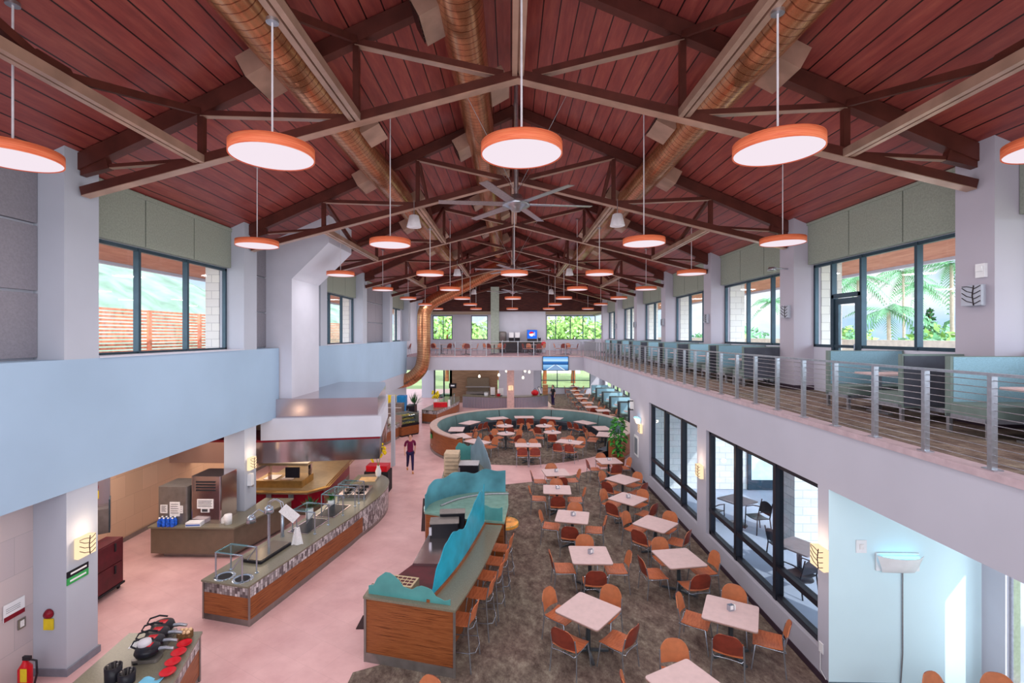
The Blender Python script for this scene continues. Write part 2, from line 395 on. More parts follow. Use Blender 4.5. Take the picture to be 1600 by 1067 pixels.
# floors
struct('floor', MB().box(-12, 5.12, -4, 50, -.12, 0).box(5.12, 8.2, -4, 7.9, -.12, 0).box(5.12, 9.1, 20.4, 50, -.12, 0), M['floor'])
def curve_pts(pts, n=8):
    out = []
    for i in range(len(pts) - 1):
        p0, p1, p2, p3 = pts[max(i - 1, 0)], pts[i], pts[i + 1], pts[min(i + 2, len(pts) - 1)]
        for k in range(n):
            t = k / n
            out.append(tuple(.5 * ((2 * p1[a]) + (-p0[a] + p2[a]) * t + (2 * p0[a] - 5 * p1[a] + 4 * p2[a] - p3[a]) * t * t + (-p0[a] + 3 * p1[a] - 3 * p2[a] + p3[a]) * t ** 3) for a in range(2)))
    out.append(tuple(pts[-1][:2])); return out
dining = [(8.1, -3.9), (-2.7, -3.9), (-2.62, 7.9), (-1.2, 8.6), (-.6, 11.5), (-.3, 14), (-.5, 17.8)] + curve_pts([(-.4, 17.95), (1.0, 18.45), (2.3, 19.15), (3.4, 20.0), (5.03, 20.6)], 5) + [(5.03, 7.8), (8.1, 7.8)]
struct('floor_carpet', MB().prism(dining, 0, .008), M['carpet'])
rnd = [(1.0 + 4.9 * math.cos(R(a)), 24.8 + 4.9 * math.sin(R(a))) for a in range(-48, 226, 8)]
rnd += curve_pts([(-2.0, 21.0), (-.2, 20.72), (.9, 20.75), (2.4, 21.3), (4.0, 22.4), (4.5, 23.0)], 4)[1:-1]
struct('floor_round_carpet', MB().prism(rnd, 0, .008), M['carpet'])
struct('floor_booth_carpet', MB().prism([(3.6, 30), (9, 26), (9, 46), (3.0, 46)], 0, .007), M['carpet'])
struct('floor_balcony', MB().box(XF + .2, 8.1, -4, 33.6, 3.95, ZB), M['carpet'])
struct('floor_far_balcony', MB().box(-7.9, 8.1, 33.6, 46.2, 3.95, ZB), mat('balcony_floor_vinyl', (150, 118, 128), .5))
struct('floor_patio', MB().box(5.12, 16, 7.95, 18.2, -.12, -.01), M['concrete'])
# right balcony edge and soffit
struct('wall_right_fascia', MB().box(XF, XF + .25, -4, 33.4, 3.165, 4.09), M['wall_warm'])
struct('ceiling_right_soffit', MB().box(XF + .25, 8.1, -4, 33.6, 3.165, 3.9).box(8.1, 9.1, 20.4, 33.6, 3.165, 3.6), M['wall'])
struct('trim_1', MB().box(XF - .035, XF + .2, -4, 33.36, 4.092, 4.175), mat('balcony_curb', (182, 160, 168), .5))
struct('wall_far_fascia', MB().box(-7.3, XF, 33.4, 33.65, 3.17, 4.09), M['wall_warm'])
struct('trim_2', MB().box(-7.2, XF - .035, 33.37, 33.6, 4.092, 4.165), mat('far_curb', (196, 168, 172), .5))
struct('ceiling_far_soffit', MB().box(-7.9, 9.1, 33.65, 46.2, 3.17, 3.9), M['wall'])
# right lower wall with its two big windows, end wall and sun alcove
wr = MB()
for y0, y1 in ((7.735, 8.0), (12.5, 13.1), (17.6, 20.4)): wr.box(XF, XF + .24, y0, y1, 0, 3.165)
for y0, y1 in ((8.0, 12.5), (13.1, 17.6)): wr.box(XF, XF + .24, y0, y1, 0, .5)
struct('wall_right', wr, M['wall_warm'])
struct('wall_alcove', MB().box(XF + .003, 7.6, 7.73, 7.95, 0, 3.162), M['wall_alcove'])
struct('wall_alcove_right', MB().box(7.39, 7.6, 7.37, 7.73, 0, 3.16).box(7.39, 7.6, 6.6, 7.37, 0, .3).box(7.39, 7.6, -4, 6.6, 0, 3.16), M['wall'])
dkb = mat('dark_baseboard', (58, 42, 56), .5)
struct('baseboard_right', MB().box(XF - .018, XF, 7.74, 20.4, 0, .12), dkb)
struct('baseboard_alcove', MB().box(XF, 7.39, 7.71, 7.73, 0, .12), mat('grey_baseboard', (84, 104, 116), .5))
NW = [0]
def window(y0, y1, z0, z1, x, muls, rails=(), fm='frame', d=.09, w=.07, gl='glass', axis='x', pane=True):
    NW[0] += 1; g = sgroup('window_%d' % NW[0])
    def bx(mb, a0, a1, b0, b1, t=d):
        if axis == 'x': return mb.box(x - t / 2, x + t / 2, a0, a1, b0, b1)
        return mb.box(a0, a1, x - t / 2, x + t / 2, b0, b1)
    f = MB()
    for a, b, c, e in ((y0, y0 + w, z0, z1), (y1 - w, y1, z0, z1), (y0, y1, z0, z0 + w), (y0, y1, z1 - w, z1)): bx(f, a, b, c, e)
    struct('frame', f, M[fm], g)
    for m in muls: struct('mullion', bx(MB(), m - w / 2, m + w / 2, z0, z1, d * 1.3), M[fm], g)
    for r in rails: struct('rail', bx(MB(), y0, y1, r - w / 2, r + w / 2, d * 1.1), M[fm], g)
    if pane: struct('pane', bx(MB(), y0 + .02, y1 - .02, z0 + .02, z1 - .02, .012), M[gl], g)
    return g
window(8.0, 12.5, .5, 3.16, 5.17, (9.42, 11.05), (1.12,), 'frame_dark', .12, .1, 'glass_dark')
window(13.1, 17.6, .5, 3.16, 5.17, (14.47, 16.04), (1.12,), 'frame_dark', .12, .1, 'glass_dark')
window(6.6, 7.37, .3, 3.16, 7.5, (), (), 'alu', .1, .06)
# booth alcove on the right beyond the wall
wb = MB().box(8.9, 9.1, 20.4, 46, 0, .9).box(8.9, 9.1, 20.4, 46, 2.9, 3.165)
for y in (20.4, 23.2, 27, 30.8, 34.6, 38.4, 42.2, 45.3): wb.box(8.9, 9.1, y, y + .7, .9, 2.9)
struct('wall_booths', wb, M['wall'])
struct('wall_booths_end', MB().box(5.27, 9.1, 20.2, 20.4, 0, 3.165), M['wall'])
for y in (23.9, 27.7, 31.5, 35.3, 39.1): window(y, y + 3.1, .9, 2.9, 9.0, (y + 1.55,), (), 'frame_dark')
# right upper wall: columns, window bays
rc = MB(); sl = MB(); hd = MB(); pn = MB()
for yc in COLS: rc.box(XR, 8.2, yc - .33, yc + .33, ZB, ceil_z(XR) + .25)
bays = [(-4.0, COLS[0] - .33)] + [(COLS[i] + .33, COLS[i + 1] - .33) for i in range(6)] + [(COLS[6] + .33, 46)]
struct('column_right', rc, M['column_r'])
bb = MB()
for yc in COLS: bb.box(XR - .012, XR, yc - .34, yc + .34, ZB, ZB + .12).box(XR, XRW, yc - .345, yc - .33, ZB, ZB + .12)
struct('baseboard_balcony', bb, dkb)
for i, (y0, y1) in enumerate(bays):
    hd.box(XRW - .02, XRW + .14, y0, y1, 7.45, 8.62)
    if i == 1: sl.box(XRW - .04, XRW + .14, y0, 11.2, ZB, 5.3).box(XRW - .04, XRW + .14, 12.2, y1, ZB, 5.3)
    else: sl.box(XRW - .04, XRW + .14, y0, y1, ZB, 5.3)
    n = 3
    for k in range(n):
        a = y0 + (y1 - y0) * k / n; b = y0 + (y1 - y0) * (k + 1) / n
        pn.box(XRW - .2, XRW - .02, a + .015, b - .015, 7.47, ceil_z(XRW - .2) - .02)
struct('wall_right_sill', sl, M['wall']); struct('wall_right_header', hd, M['wall']); struct('trim_3', pn, M['panel'])
for i, (y0, y1) in enumerate(bays[:7]):
    L = y1 - y0
    if i == 1: window(y0, y1, 5.3, 7.45, XRW, (9.7, 11.2, 12.2), ())
    else: window(y0, y1, 5.3, 7.45, XRW, (y0 + L * .3, y0 + L * .63), ())
dr = sgroup('door_1')
struct('frame', MB().box(XRW - .06, XRW + .06, 11.2, 11.28, ZB, 6.6).box(XRW - .06, XRW + .06, 12.12, 12.2, ZB, 6.6).box(XRW - .06, XRW + .06, 11.2, 12.2, 6.52, 6.62), M['frame'], dr)
struct('leaf', MB().box(XRW - .03, XRW + .03, 11.3, 11.42, ZB + .02, 6.5).box(XRW - .03, XRW + .03, 11.98, 12.1, ZB + .02, 6.5).box(XRW - .03, XRW + .03, 11.42, 11.98, 6.36, 6.5).box(XRW - .03, XRW + .03, 11.42, 11.98, ZB + .02, ZB + .3), M['frame'], dr)
struct('pane', MB().box(XRW - .006, XRW + .006, 11.42, 11.98, ZB + .3, 6.36), M['glass'], dr)
struct('handle', MB().tube([(XRW - .08, 11.36, 5.0), (XRW - .08, 11.36, 5.4)], .015), M['chrome'], dr)
# left side: parapet wall, columns, panels, windows
wl = MB().box(-7.95, XL, -4, 14.9, 3.02, 5.2).box(-7.95, XL, 16.9, 33.5, 3.02, 5.2)
struct('wall_left', wl, M['wall_blue'])
lc = MB()
for yc in COLS: lc.box(-7.95, XL, yc - .33, yc + .33, 5.2, ceil_z(XL) + .25)
struct('column_left', lc, M['column'])
lp = MB(); gp = MB(); lh = MB()
lb = [(-4.0, COLS[0] - .33)] + [(COLS[i] + .33, COLS[i + 1] - .33) for i in range(5)]
for i, (y0, y1) in enumerate(lb):
    if i % 2:
        lh.box(-7.95, XLW + .02, y0, y1, 7.42, 8.6)
        for k in range(3):
            a = y0 + (y1 - y0) * k / 3; b = y0 + (y1 - y0) * (k + 1) / 3
            lp.box(XLW, XLW + .17, a + .015, b - .015, 7.44, ceil_z(XLW + .17) - .02)
        L = y1 - y0; window(y0, y1, 5.2, 7.42, XLW, (y0 + L * .33, y0 + L * .655), ())
    else:
        lh.box(-7.95, XLW, y0, y1, 5.2, 8.6)
        for k in range(3):
            a = y0 + (y1 - y0) * k / 3; b = y0 + (y1 - y0) * (k + 1) / 3
            for z0, z1 in ((5.24, 6.28), (6.33, 7.38), (7.43, ceil_z(XLW + .1) - .03)): gp.box(XLW, XLW + .08, a + .012, b - .012, z0, z1)
struct('wall_left_back', lh, M['wall']); struct('trim_4', lp, M['panel']); struct('trim_5', gp, M['panel_grey'])
struct('trim_6', MB().box(XLW + .08, XL + .02, 8.3, 12.92, 5.2, 5.225).box(XLW + .08, XL + .02, 18.86, 23.48, 5.2, 5.225), M['wall'])
# leaning exhaust chase on the left
struct('wall_chase', MB().ext([(-7.9, 2.9), (-6.9, 2.9), (-6.9, 7.38), (-5.72, 8.52), (-5.72, ceil_z(-5.72) + .05), (-7.9, ceil_z(-7.8) + .05)], 'y', 14.95, 17.1), M['wall'])
# roof planks
rp_ = MB()
for a, b in ((-7.95, RX), (RX, 8.2)):
    za, zb = ceil_z(a), ceil_z(b)
    rp_.ext([(a, za), (b, zb), (b, zb + .2), (a, za + .2)], 'y', -4, 40)
struct('ceiling', rp_, M['ceiling'])
struct('trim_7', MB().box(XLW + .15, XLW + .19, -4, 40, 8.42, 8.5).box(XRW - .23, XRW - .19, -4, 40, 8.5, 8.58), M['panel'])
# far end
gx = [x / 2 for x in range(-16, 17)]
darkwood = wood('dark_gable_boards', [(.3, (44, 24, 26)), (.6, (78, 44, 40)), (.8, (96, 58, 50))], (1, 1, 9), 2.5, .5)
struct('wall_gable', MB().ext([(-7.95, 7.6), (8.2, 7.6), (8.2, ceil_z(8.2)), (RX, ceil_z(RX)), (-7.95, ceil_z(-7.95))], 'y', 39.9, 40.1), darkwood)
struct('ceiling_far', MB().box(-7.95, 8.2, 40.1, 46.2, 7.6, 7.75), mat('far_ceiling', (150, 126, 112), .7))
struct('wall_far_partition', MB().box(-.96, 2.9, 40.1, 40.4, ZB, 7.6), M['wall'])
struct('column_far', MB().box(-1.65, -.96, 39.5, 40.2, ZB, 9.6), mat('grey_green_paint', (158, 168, 158), .8))
wf = MB()
for x0, x1, z0, z1 in ((-7.95, -7.5, ZB, 7.6), (-5.6, -3.8, ZB, 7.6), (-2.2, 3.4, ZB, 7.6), (-7.5, -5.6, ZB, 5.2), (-3.8, -2.2, ZB, 5.2), (3.4, 8.2, ZB, 5.2), (-7.5, -5.6, 7.5, 7.6), (-3.8, -2.2, 7.5, 7.6), (3.4, 8.2, 7.5, 7.6)): wf.box(x0, x1, 46, 46.2, z0, z1)
struct('wall_far', wf, M['wall_warm'])
window(-7.5, -5.6, 5.2, 7.5, 46.1, (-6.5,), (), 'frame', axis='y')
window(-3.8, -2.2, 5.2, 7.5, 46.1, (), (), 'frame', axis='y')
window(3.4, 8.1, 5.2, 7.5, 46.1, (4.3, 5.7, 6.9), (), 'frame', axis='y')
struct('wall_left_far', MB().box(-7.95, -7.75, 33.5, 46.2, ZB, 8.6), M['wall'])
# far end, ground floor
struct('wall_far_lower', MB().box(-8, -6.9, 43, 43.2, 0, 3.17).box(-5.1, -4.9, 40, 43.2, 0, 3.17).box(-6.9, -5.1, 43, 43.2, 2.85, 3.17).box(2.0, 2.9, 46, 46.2, 0, 3.17).box(-1.1, 2.1, 44, 44.2, 0, 3.17).box(2.9, 9, 46, 46.2, 0, .55).box(7.6, 9, 46, 46.2, .55, 3.17), M['wall_warm'])
struct('wall_boards', MB().box(-5.1, -1.1, 40, 40.2, 0, 3.17), M['slatewood'])
window(2.9, 7.6, .55, 3.17, 46.1, (4.45, 6.0), (1.3,), 'frame', axis='y')
dd = sgroup('door_2')
f = MB()
for x in (-6.9, -6.05, -5.2): f.box(x, x + .12, 42.95, 43.1, 0, 2.85)
f.box(-6.9, -5.08, 42.95, 43.1, 2.72, 2.85).box(-6.9, -5.08, 42.95, 43.1, 0, .3)
struct('frame', f, M['frame_dark'], dd); struct('pane', MB().box(-6.85, -5.1, 43.02, 43.03, .3, 2.72), M['glass'], dd)
struct('column_far_lower', MB().box(-.27, .25, 35.3, 35.85, 0, 3.17), mat('pale_pink_column', (214, 176, 170), .7))
# left ground floor: kitchen shell
struct('ceiling_kitchen', MB().box(-12, XL - .67, -4, 33.5, 3.02, 3.2), M['wall'])
cl = MB()
for yc in COLS[:3]: cl.box(-7.87, -7.3, yc - .27, yc + .33, 0, 3.02)
cl.box(-7.0, -6.6, 21.6, 22.1, 0, 3.02)
struct('column_lower', cl, M['column'])
tl = MB().ribbon([(-7.86, -4), (-7.86, 7.75)], 0, 3.02).ribbon([(-7.86, 8.3), (-8.1, 9.0), (-8.9, 9.6)], 0, 3.02)
struct('wall_left_tile', tl, M['walltile'])
struct('wall_kitchen_tile', MB().ribbon([(-8.9, 9.6), (-9.5, 9.9), (-10.45, 11.2), (-10.5, 12.4), (-10.5, 30)], 0, 3.02).ribbon([(-10.5, 24), (-7.0, 24)], 0, 3.02), M['walltile_warm'])
struct('baseboard_kitchen', MB().ribbon([(-10.47, 12.4), (-10.47, 24)], 0, .12), M['kick'])
struct('baseboard_left', MB().box(-7.9, -7.27, 7.68, 8.33, 0, .12).ribbon([(-7.84, 8.35), (-8.07, 9.0), (-8.86, 9.6)], 0, .13), mat('blue_grey_baseboard', (130, 132, 146), .5))
struct('wall_bakery', MB().box(-11.9, -7.3, 33.2, 33.4, 0, 3.02).box(-7.35, -7.25, 24.2, 33.2, 2.2, 3.02), M['wall_warm'])
struct('column_bakery', MB().box(-5.12, -4.98, 20.4, 20.6, 0, 3.02), M['column'])
# lower fascia above the servery, red band, stainless hood skirt
band = [(-7.6, 14.4), (-4.1, 15.1), (-4.86, 18.9), (-5.3, 20.6), (-7.6, 20.6)]
struct('trim_8', MB().prism(band, 2.4, 3.05), M['wall'])
struct('trim_9', MB().prism([(-10.5, 14.45), (-7.6, 14.45), (-4.15, 15.13), (-4.3, 16), (-10.5, 16)], 2.33, 2.4), M['darkred'])
struct('trim_10', MB().ribbon([(-10.5, 14.5), (-7.6, 14.5), (-4.18, 15.16), (-4.9, 18.9), (-5.3, 20.6)], 1.68, 2.34).prism([(-10.5, 14.52), (-7.6, 14.52), (-4.2, 15.2), (-4.9, 18.9), (-5.3, 20.6), (-10.5, 20.6)], 2.28, 2.33), M['stainless'])
struct('wall_behind', MB().box(-12, 9, -4.3, -4.0, 0, 12), M['wall'])
struct('trim_11', MB().prism([(-7.28, 14.7), (-4.25, 15.25), (-4.5, 16.5), (-4.95, 18.9), (-5.35, 20.3), (-7.28, 20.3)], 3.05, 3.62), M['stainless'])
# ================================================================== roof: trusses, beams, ducts, pendants
def Zb(x):      # bottom chord underside to centre
    return 8.07 + (9.9 - 8.07) * (1 - abs(x - RX) / 7.2)
NX = (2.7, 5.33)
def make_truss():
    t = thing('roof_truss', '', 'roof truss', group='scissor trusses under the plank roof')
    for s in (-1, 1):
        X = lambda d: RX + s * d
        top = lambda d: ceil_z(RX + d) - .17
        MB().bar((X(0), 0, top(0)), (X(7.45), 0, top(7.45)), .18, .26).build('top_chord', M['steel'], t)
        def flanged(nm, a, b, w, h):
            a, b = Vector(a), Vector(b); o = MB().bar(a, b, w, h).build(nm, M['steel'], t)
            u = (b - a).normalized().cross(Vector((0, 1, 0))); u = -u if u.z > 0 else u; u = u * (h / 2 + .006)
            MB().bar(a + u, b + u, w + .01, .012).build('flange', M['beam'], o)  # paler plate puts the lit underside of the member into its colour
        flanged('bottom_chord', (X(0), 0, Zb(RX)), (X(7.36), 0, Zb(RX + 7.36)), .17, .15)
        for d in NX: MB().bar((X(d), 0, Zb(RX + d)), (X(d), 0, top(d)), .1, .1, (0, 1, 0)).build('post', M['steel'], t)
        flanged('diagonal', (X(.25), 0, Zb(RX) + .02), (X(NX[0]), 0, top(NX[0]) - .1), .12, .11)
        flanged('diagonal', (X(NX[0]), 0, Zb(RX + NX[0]) + .02), (X(NX[1]), 0, top(NX[1]) - .1), .1, .09)
        flanged('diagonal', (X(NX[1]), 0, Zb(RX + NX[1]) + .02), (X(7.25), 0, top(7.25) - .15), .07, .06)
        MB().ext([(X(6.9), 8.42), (X(7.38), 8.3), (X(7.38), 8.9), (X(7.0), 8.8)], 'y', -.06, .06).build('end_plate', M['steel'], t)
    MB().box(RX - .08, RX + .08, -.08, .08, Zb(RX), ceil_z(RX) - .25).build('king_post', M['steel'], t)
    return t
TR = Stamp(make_truss)
for k, y in enumerate(YC):
    if y > 39.8: break
    TR((0, y, 0), 0, 'brown steel scissor truss, %s from the near end of the plank roof' % ORD[k])
LINES = [(-NX[1], 'left wall side outer'), (-NX[0], 'left wall side inner'), (0, 'ridge'), (NX[0], 'balcony side inner'), (NX[1], 'balcony side outer')]
def make_run(d, k, nm):
    x = RX + d; y0 = YC[k]; y1 = YC[k + 1]; zb = Zb(RX + abs(d)) + (.0 if d else .02); zt = ceil_z(x) - .27; ym = (y0 + y1) / 2
    t = thing('roof_brace', 'bronze beam with V braces, %s line, %s bay from the near end' % (nm, ORD[k]), 'roof brace', (x, y0, 0), 0, 'longitudinal braces between the trusses')
    L = y1 - y0
    MB().chan((0, .08, zb), (0, L - .08, zb), .19, .13).build('beam', M['beam'], t)
    for a, b in ((0.1, L / 2), (L - .1, L / 2)):
        MB().bar((0, a, zt), (0, b, zb + .04), .09, .1).build('brace', M['steel'], t)
    MB().ext([(L / 2 - .35, zb + .03), (L / 2 + .35, zb + .03), (L / 2 + .2, zb + .2), (L / 2 - .2, zb + .2)], 'x', -.02, .02).build('gusset', M['steel'], t)
for d, nm in LINES:
    for k in (0, 2, 4): make_run(d, k, nm)
# spiral ducts with grilles
def duct_mb(pts, r, n=20):
    mb = MB(); pts = [Vector(p) for p in pts]; L = 0
    m = len(pts); rings = []; prev = None; Ls = []
    for i, p in enumerate(pts):
        if i: L += (p - pts[i - 1]).length
        Ls.append(L)
        t_ = (pts[min(i + 1, m - 1)] - pts[max(i - 1, 0)]).normalized()
        a = t_.cross(Vector((0, .3, 1))) if prev is None else prev - t_ * prev.dot(t_)
        a.normalize(); prev = a; b = t_.cross(a)
        rings.append([p + (a * math.cos(k * 2 * PI / n) + b * math.sin(k * 2 * PI / n)) * r for k in range(n)])
    vs = [v for q in rings for v in q]; fs = []; uv = []
    for i in range(m - 1):
        for k in range(n):
            fs.append((i * n + k, i * n + (k + 1) % n, (i + 1) * n + (k + 1) % n, (i + 1) * n + k))
            uv.append([(Ls[i], k / n), (Ls[i], (k + 1) / n), (Ls[i + 1], (k + 1) / n), (Ls[i + 1], k / n)])
    mb.add(vs, fs, True, uv); mb.add(rings[0], [list(range(n))]); mb.add(rings[-1], [list(range(n))]); return mb
grillem = mat('grille_dark', (60, 34, 32), .5, .3)
def duct(label, pts, r, outs):
    d = thing('spiral_duct', label, 'duct')
    duct_mb(pts, r).build('pipe', M['copper'], d)
    for x, y, z, sx, sz in outs:          # box outlets leaving the pipe sideways
        c = Vector((x + sx * (r + .12), y, z + sz * .12))
        o = MB().cb(c, (.42, .75, .34)); fb = o.xf(Matrix.Translation(c) @ Matrix.Rotation(-sx * sz * .5, 4, 'Y') @ Matrix.Translation(-c)).build('outlet', M['beam'], d)
        g = MB()
        cc = c + Vector((sx * .215, 0, 0))
        for k in range(6): g.cb(cc + Vector((0, -.3 + k * .12, 0)), (.02, .03, .26))
        g.cb(cc + Vector((-.012, 0, 0)), (.01, .68, .28))
        g.xf(Matrix.Translation(c) @ Matrix.Rotation(-sx * sz * .5, 4, 'Y') @ Matrix.Translation(-c)).build('grille', grillem, fb)
    for k in range(2, 7):
        y = k * 5.28 + 1.2
        if y < 32: MB().tube([(pts[0][0] + r, y, pts[0][2]), (pts[0][0] + r, y, ceil_z(pts[0][0] + r))], .012, 6).build('hanger', M['steel'], d)
    return d
outs = lambda x, z, sx: [(x, 2.2 + 2.64 * k, z, sx * (1 if k % 2 else -1), 1 if k % 2 else -1) for k in range(12)]
duct('copper spiral duct with grilles along the left slope', [(-3.42, -3, 9.86), (-3.42, 10, 9.86), (-3.42, 22, 9.86), (-3.42, 28.6, 9.86)], .34, outs(-3.42, 9.86, 1)[:10])
duct('copper spiral duct with grilles along the balcony side slope', [(3.66, -3, 9.86), (3.66, 10, 9.86), (3.66, 22, 9.86), (3.66, 38, 9.86)], .34, outs(3.66, 9.86, -1))
duct('copper spiral duct just left of the ridge', [(-.78, -3, 10.72), (-.78, 8, 10.72), (-.78, 20, 10.72), (-.78, 29.4, 10.72)], .36, [(-.78, 2.2 + 2.64 * k, 10.72, (1 if k % 2 else -1), (1 if k % 2 else -1)) for k in range(10)])
main = [Vector(p) for p in [(-.3, 31.8, 10.3), (-1.2, 32.2, 9.95), (-2.6, 32.6, 9.3), (-4.2, 32.75, 8.5), (-5.3, 32.75, 7.95), (-5.85, 32.75, 7.35), (-5.95, 32.75, 6.6), (-5.95, 32.75, 4.8), (-6.0, 32.75, 3.9), (-6.2, 32.75, 3.25), (-6.7, 32.75, 2.75), (-7.2, 32.75, 2.5), (-7.8, 32.75, 2.4)]]
mp2 = []
for i in range(len(main) - 1):
    p0, p1, p2, p3 = main[max(i - 1, 0)], main[i], main[i + 1], main[min(i + 2, len(main) - 1)]
    for k in range(4):
        tt = k / 4; mp2.append(.5 * (2 * p1 + (p2 - p0) * tt + (2 * p0 - 5 * p1 + 4 * p2 - p3) * tt * tt + (3 * p1 - p0 - 3 * p2 + p3) * tt ** 3))
mp2.append(main[-1])
bd = thing('return_duct', 'wide copper duct bending from the roof down the left wall', 'duct')
duct_mb(mp2, .46).build('pipe', M['copper'], bd)
MB().tube([(-.7, 32.0, 10.5), (-.7, 32.0, ceil_z(-.7))], .015, 6).build('hanger', M['steel'], bd)
# pendants
def make_pendant(mount):
    def f():
        t = thing('pendant_light', '', 'pendant light', group='round veneer pendants over the hall')
        MB().lathe([(.44, 0), (.45, .0), (.45, .12), (.44, .12)], 40, cap=False).lathe([(.0, .118), (.44, .118)], 40, cap=False).build('rim', M['orange_rim'], t)
        MB().lathe([(0, .008), (.437, .008)], 40, cap=False).build('diffuser', M['diff'], t)
        top = mount
        MB().tube([(0, 0, .12), (0, 0, top)], .012, 6).build('cord', M['speaker'], t)
        MB().lathe([(.07, top - .04), (.07, top)], 16).build('ceiling_cup', M['alu'], t)
        return t
    return f
PZ = 7.6
rows = [(YC[k] + YC[k + 1]) / 2 for k in range(7)]
ST = {}
def pend(d, k, nm):
    x = RX + d; key = round(abs(d), 1)
    mount = {0: Zb(RX) - .08, 2.8: (Zb(RX + 2.7) - .06) if k in (0, 2, 4) else ceil_z(RX + 2.8), 5.8: ceil_z(RX + 5.8)}[key] - PZ
    key = (key, round(mount, 2))
    if key not in ST: ST[key] = Stamp(make_pendant(mount))
    a_ = bpy.data.lights.new('pendant_lamp', 'AREA'); a_.shape = 'DISK'; a_.size = .84; a_.energy = 26; a_.color = (1, .93, .93)
    ao_ = bpy.data.objects.new('pendant_lamp', a_); C.objects.link(ao_); ao_.location = (x, rows[k], PZ - .01)
    ST[key]((x, rows[k], PZ), 0, 'round orange veneer pendant, %s in the %s line from the near end' % (ORD[k], nm))
for k in range(7):
    if k % 2 == 0: pend(0, k, 'ridge')
    for d, nm in ((-2.8, 'inner left'), (2.8, 'inner balcony side'), (-5.8, 'outer left wall'), (5.8, 'outer window side')): pend(d, k, nm)
# ceiling fans
def make_fan():
    t = thing('ceiling_fan', '', 'ceiling fan', group='six bladed ceiling fans under the ridge')
    top = 11.8 - 8.5
    MB().tube([(0, 0, .1), (0, 0, top)], .05, 10).build('pole', M['alu'], t)
    MB().lathe([(.0, -.16), (.1, -.16), (.14, -.1), (.3, -.05), (.3, .05), (.16, .09), (.12, .2), (0, .2)], 24).build('hub', M['alu'], t)
    for k in range(6):
        a = R(8 + 60 * k); u = Vector((math.cos(a), math.sin(a), 0)); v = Vector((-math.sin(a), math.cos(a), .12))
        MB().grid(lambda p, q, u=u, v=v: u * (.25 + 1.45 * p) + v * ((q - .5) * (.22 - .04 * p)), 2, 2, .012).build('blade', M['alu'], t)
    for k in range(4):
        a = R(45 + 90 * k); MB().tube([(0.04 * math.cos(a), .04 * math.sin(a), .3), (1.5 * math.cos(a), 1.5 * math.sin(a), 2.0)], .006, 5).build('guy_wire', M['alu'], t)
    return t
FN = Stamp(make_fan)
for i, k in enumerate((1, 3, 5)): FN((RX, rows[k], 8.5), 0, 'silver six bladed ceiling fan with guy wires, %s along the ridge from the near end' % ORD[i])
# bell-shaped hanging speakers
def make_bell():
    t = thing('hanging_speaker', '', 'speaker', group='white bell speakers on the truss lines')
    MB().lathe([(.1, .32), (.13, .3), (.17, .12), (.2, 0), (.19, -.01), (.0, .0)], 20).build('shell', M['speaker'], t)
    MB().tube([(0, 0, .32), (0, 0, .72)], .012, 6).build('stem', M['alu'], t)
    return t
BL = Stamp(make_bell)
for i, k in enumerate((2, 4, 6)):
    for s, nm in ((-1, 'left'), (1, 'balcony')): BL((RX + s * 2.75, YC[k] - .25, 8.55), 0, 'white bell shaped speaker hung from the %s side beam, %s from the near end' % (nm, ORD[i]))
# ================================================================== balcony: railing, booths, lights
def railing(label, pts, zf, zr, name='cable_railing', step=.82, ncab=12, first=0.0):
    """pts: two plan points; posts every step"""
    a, b = Vector(pts[0]), Vector(pts[1]); L = (b - a).length; d = (b - a) / L; rz = math.atan2(d.y, d.x)
    t = thing(name, label, 'railing', (a.x, a.y, zf), rz)
    H = zr - zf
    MB().box(0, L, -.03, .03, H - .03, H).build('handrail', M['alu'], t)
    p0 = None; x = first
    while x < L - .02:
        if p0 is None:
            p = MB().box(-.025, .025, -.032, .032, 0, H - .03).build('post', M['alu'], t); q = MB().box(-.07, .07, -.05, .05, 0, .015).build('base_plate', M['alu'], p); p0 = p
        else:
            p = p0.copy(); C.objects.link(p); p.parent = t
            q = p0.children[0].copy(); C.objects.link(q); q.parent = p
        p.location = (x, 0, 0); x += step
    for k in range(ncab):
        z = .08 + (H - .16) * k / (ncab - 1)
        MB().tube([(0, 0, z), (L, 0, z)], .005, 5, cap=False).build('cable', M['alu'], t)
railing('long steel cable railing along the edge of the booth balcony', ((5.1, 2.0), (5.1, 33.5)), 4.175, 5.2, first=.78 - .02)
railing('steel cable railing across the far balcony', ((-5.2, 33.5), (5.05, 33.5)), 4.165, 5.2, first=.2, step=1.1)
def make_bench():
    t = thing('booth_bench', '', 'booth bench', group='high backed booth benches on the balcony')
    W = 1.5
    MB().box(0, W, -.36, -.27, .24, 1.13).build('back_panel', M['seat_green'], t)
    MB().grid(lambda u, v: (.04 + (W - .08) * u, -.262 + .03 * math.sin(PI * v) * math.sin(PI * u) ** .4, .46 + .66 * v), 6, 6, -.01).build('back_cushion', M['seat_blue'], t)
    MB().cb((W / 2, .0, .375), (W, .62, .17), 0, .05).build('seat', M['seat_green'], t)
    MB().box(.02, W - .02, -.372, -.36, .26, 1.1).build('rear_cover', M['seat_back'], t)
    MB().box(0, W, .25, .3, .23, .29).box(0, W, -.34, -.29, .23, .29).box(0, .05, -.34, .3, .23, .29).box(W - .05, W, -.34, .3, .23, .29).build('seat_frame', M['alu'], t)
    for x in (.025, W - .025):
        for y in (-.315, .275): MB().box(x - .025, x + .025, y - .025, y + .025, 0, .23).build('leg', M['alu'], t)
    return t
BE = Stamp(make_bench)
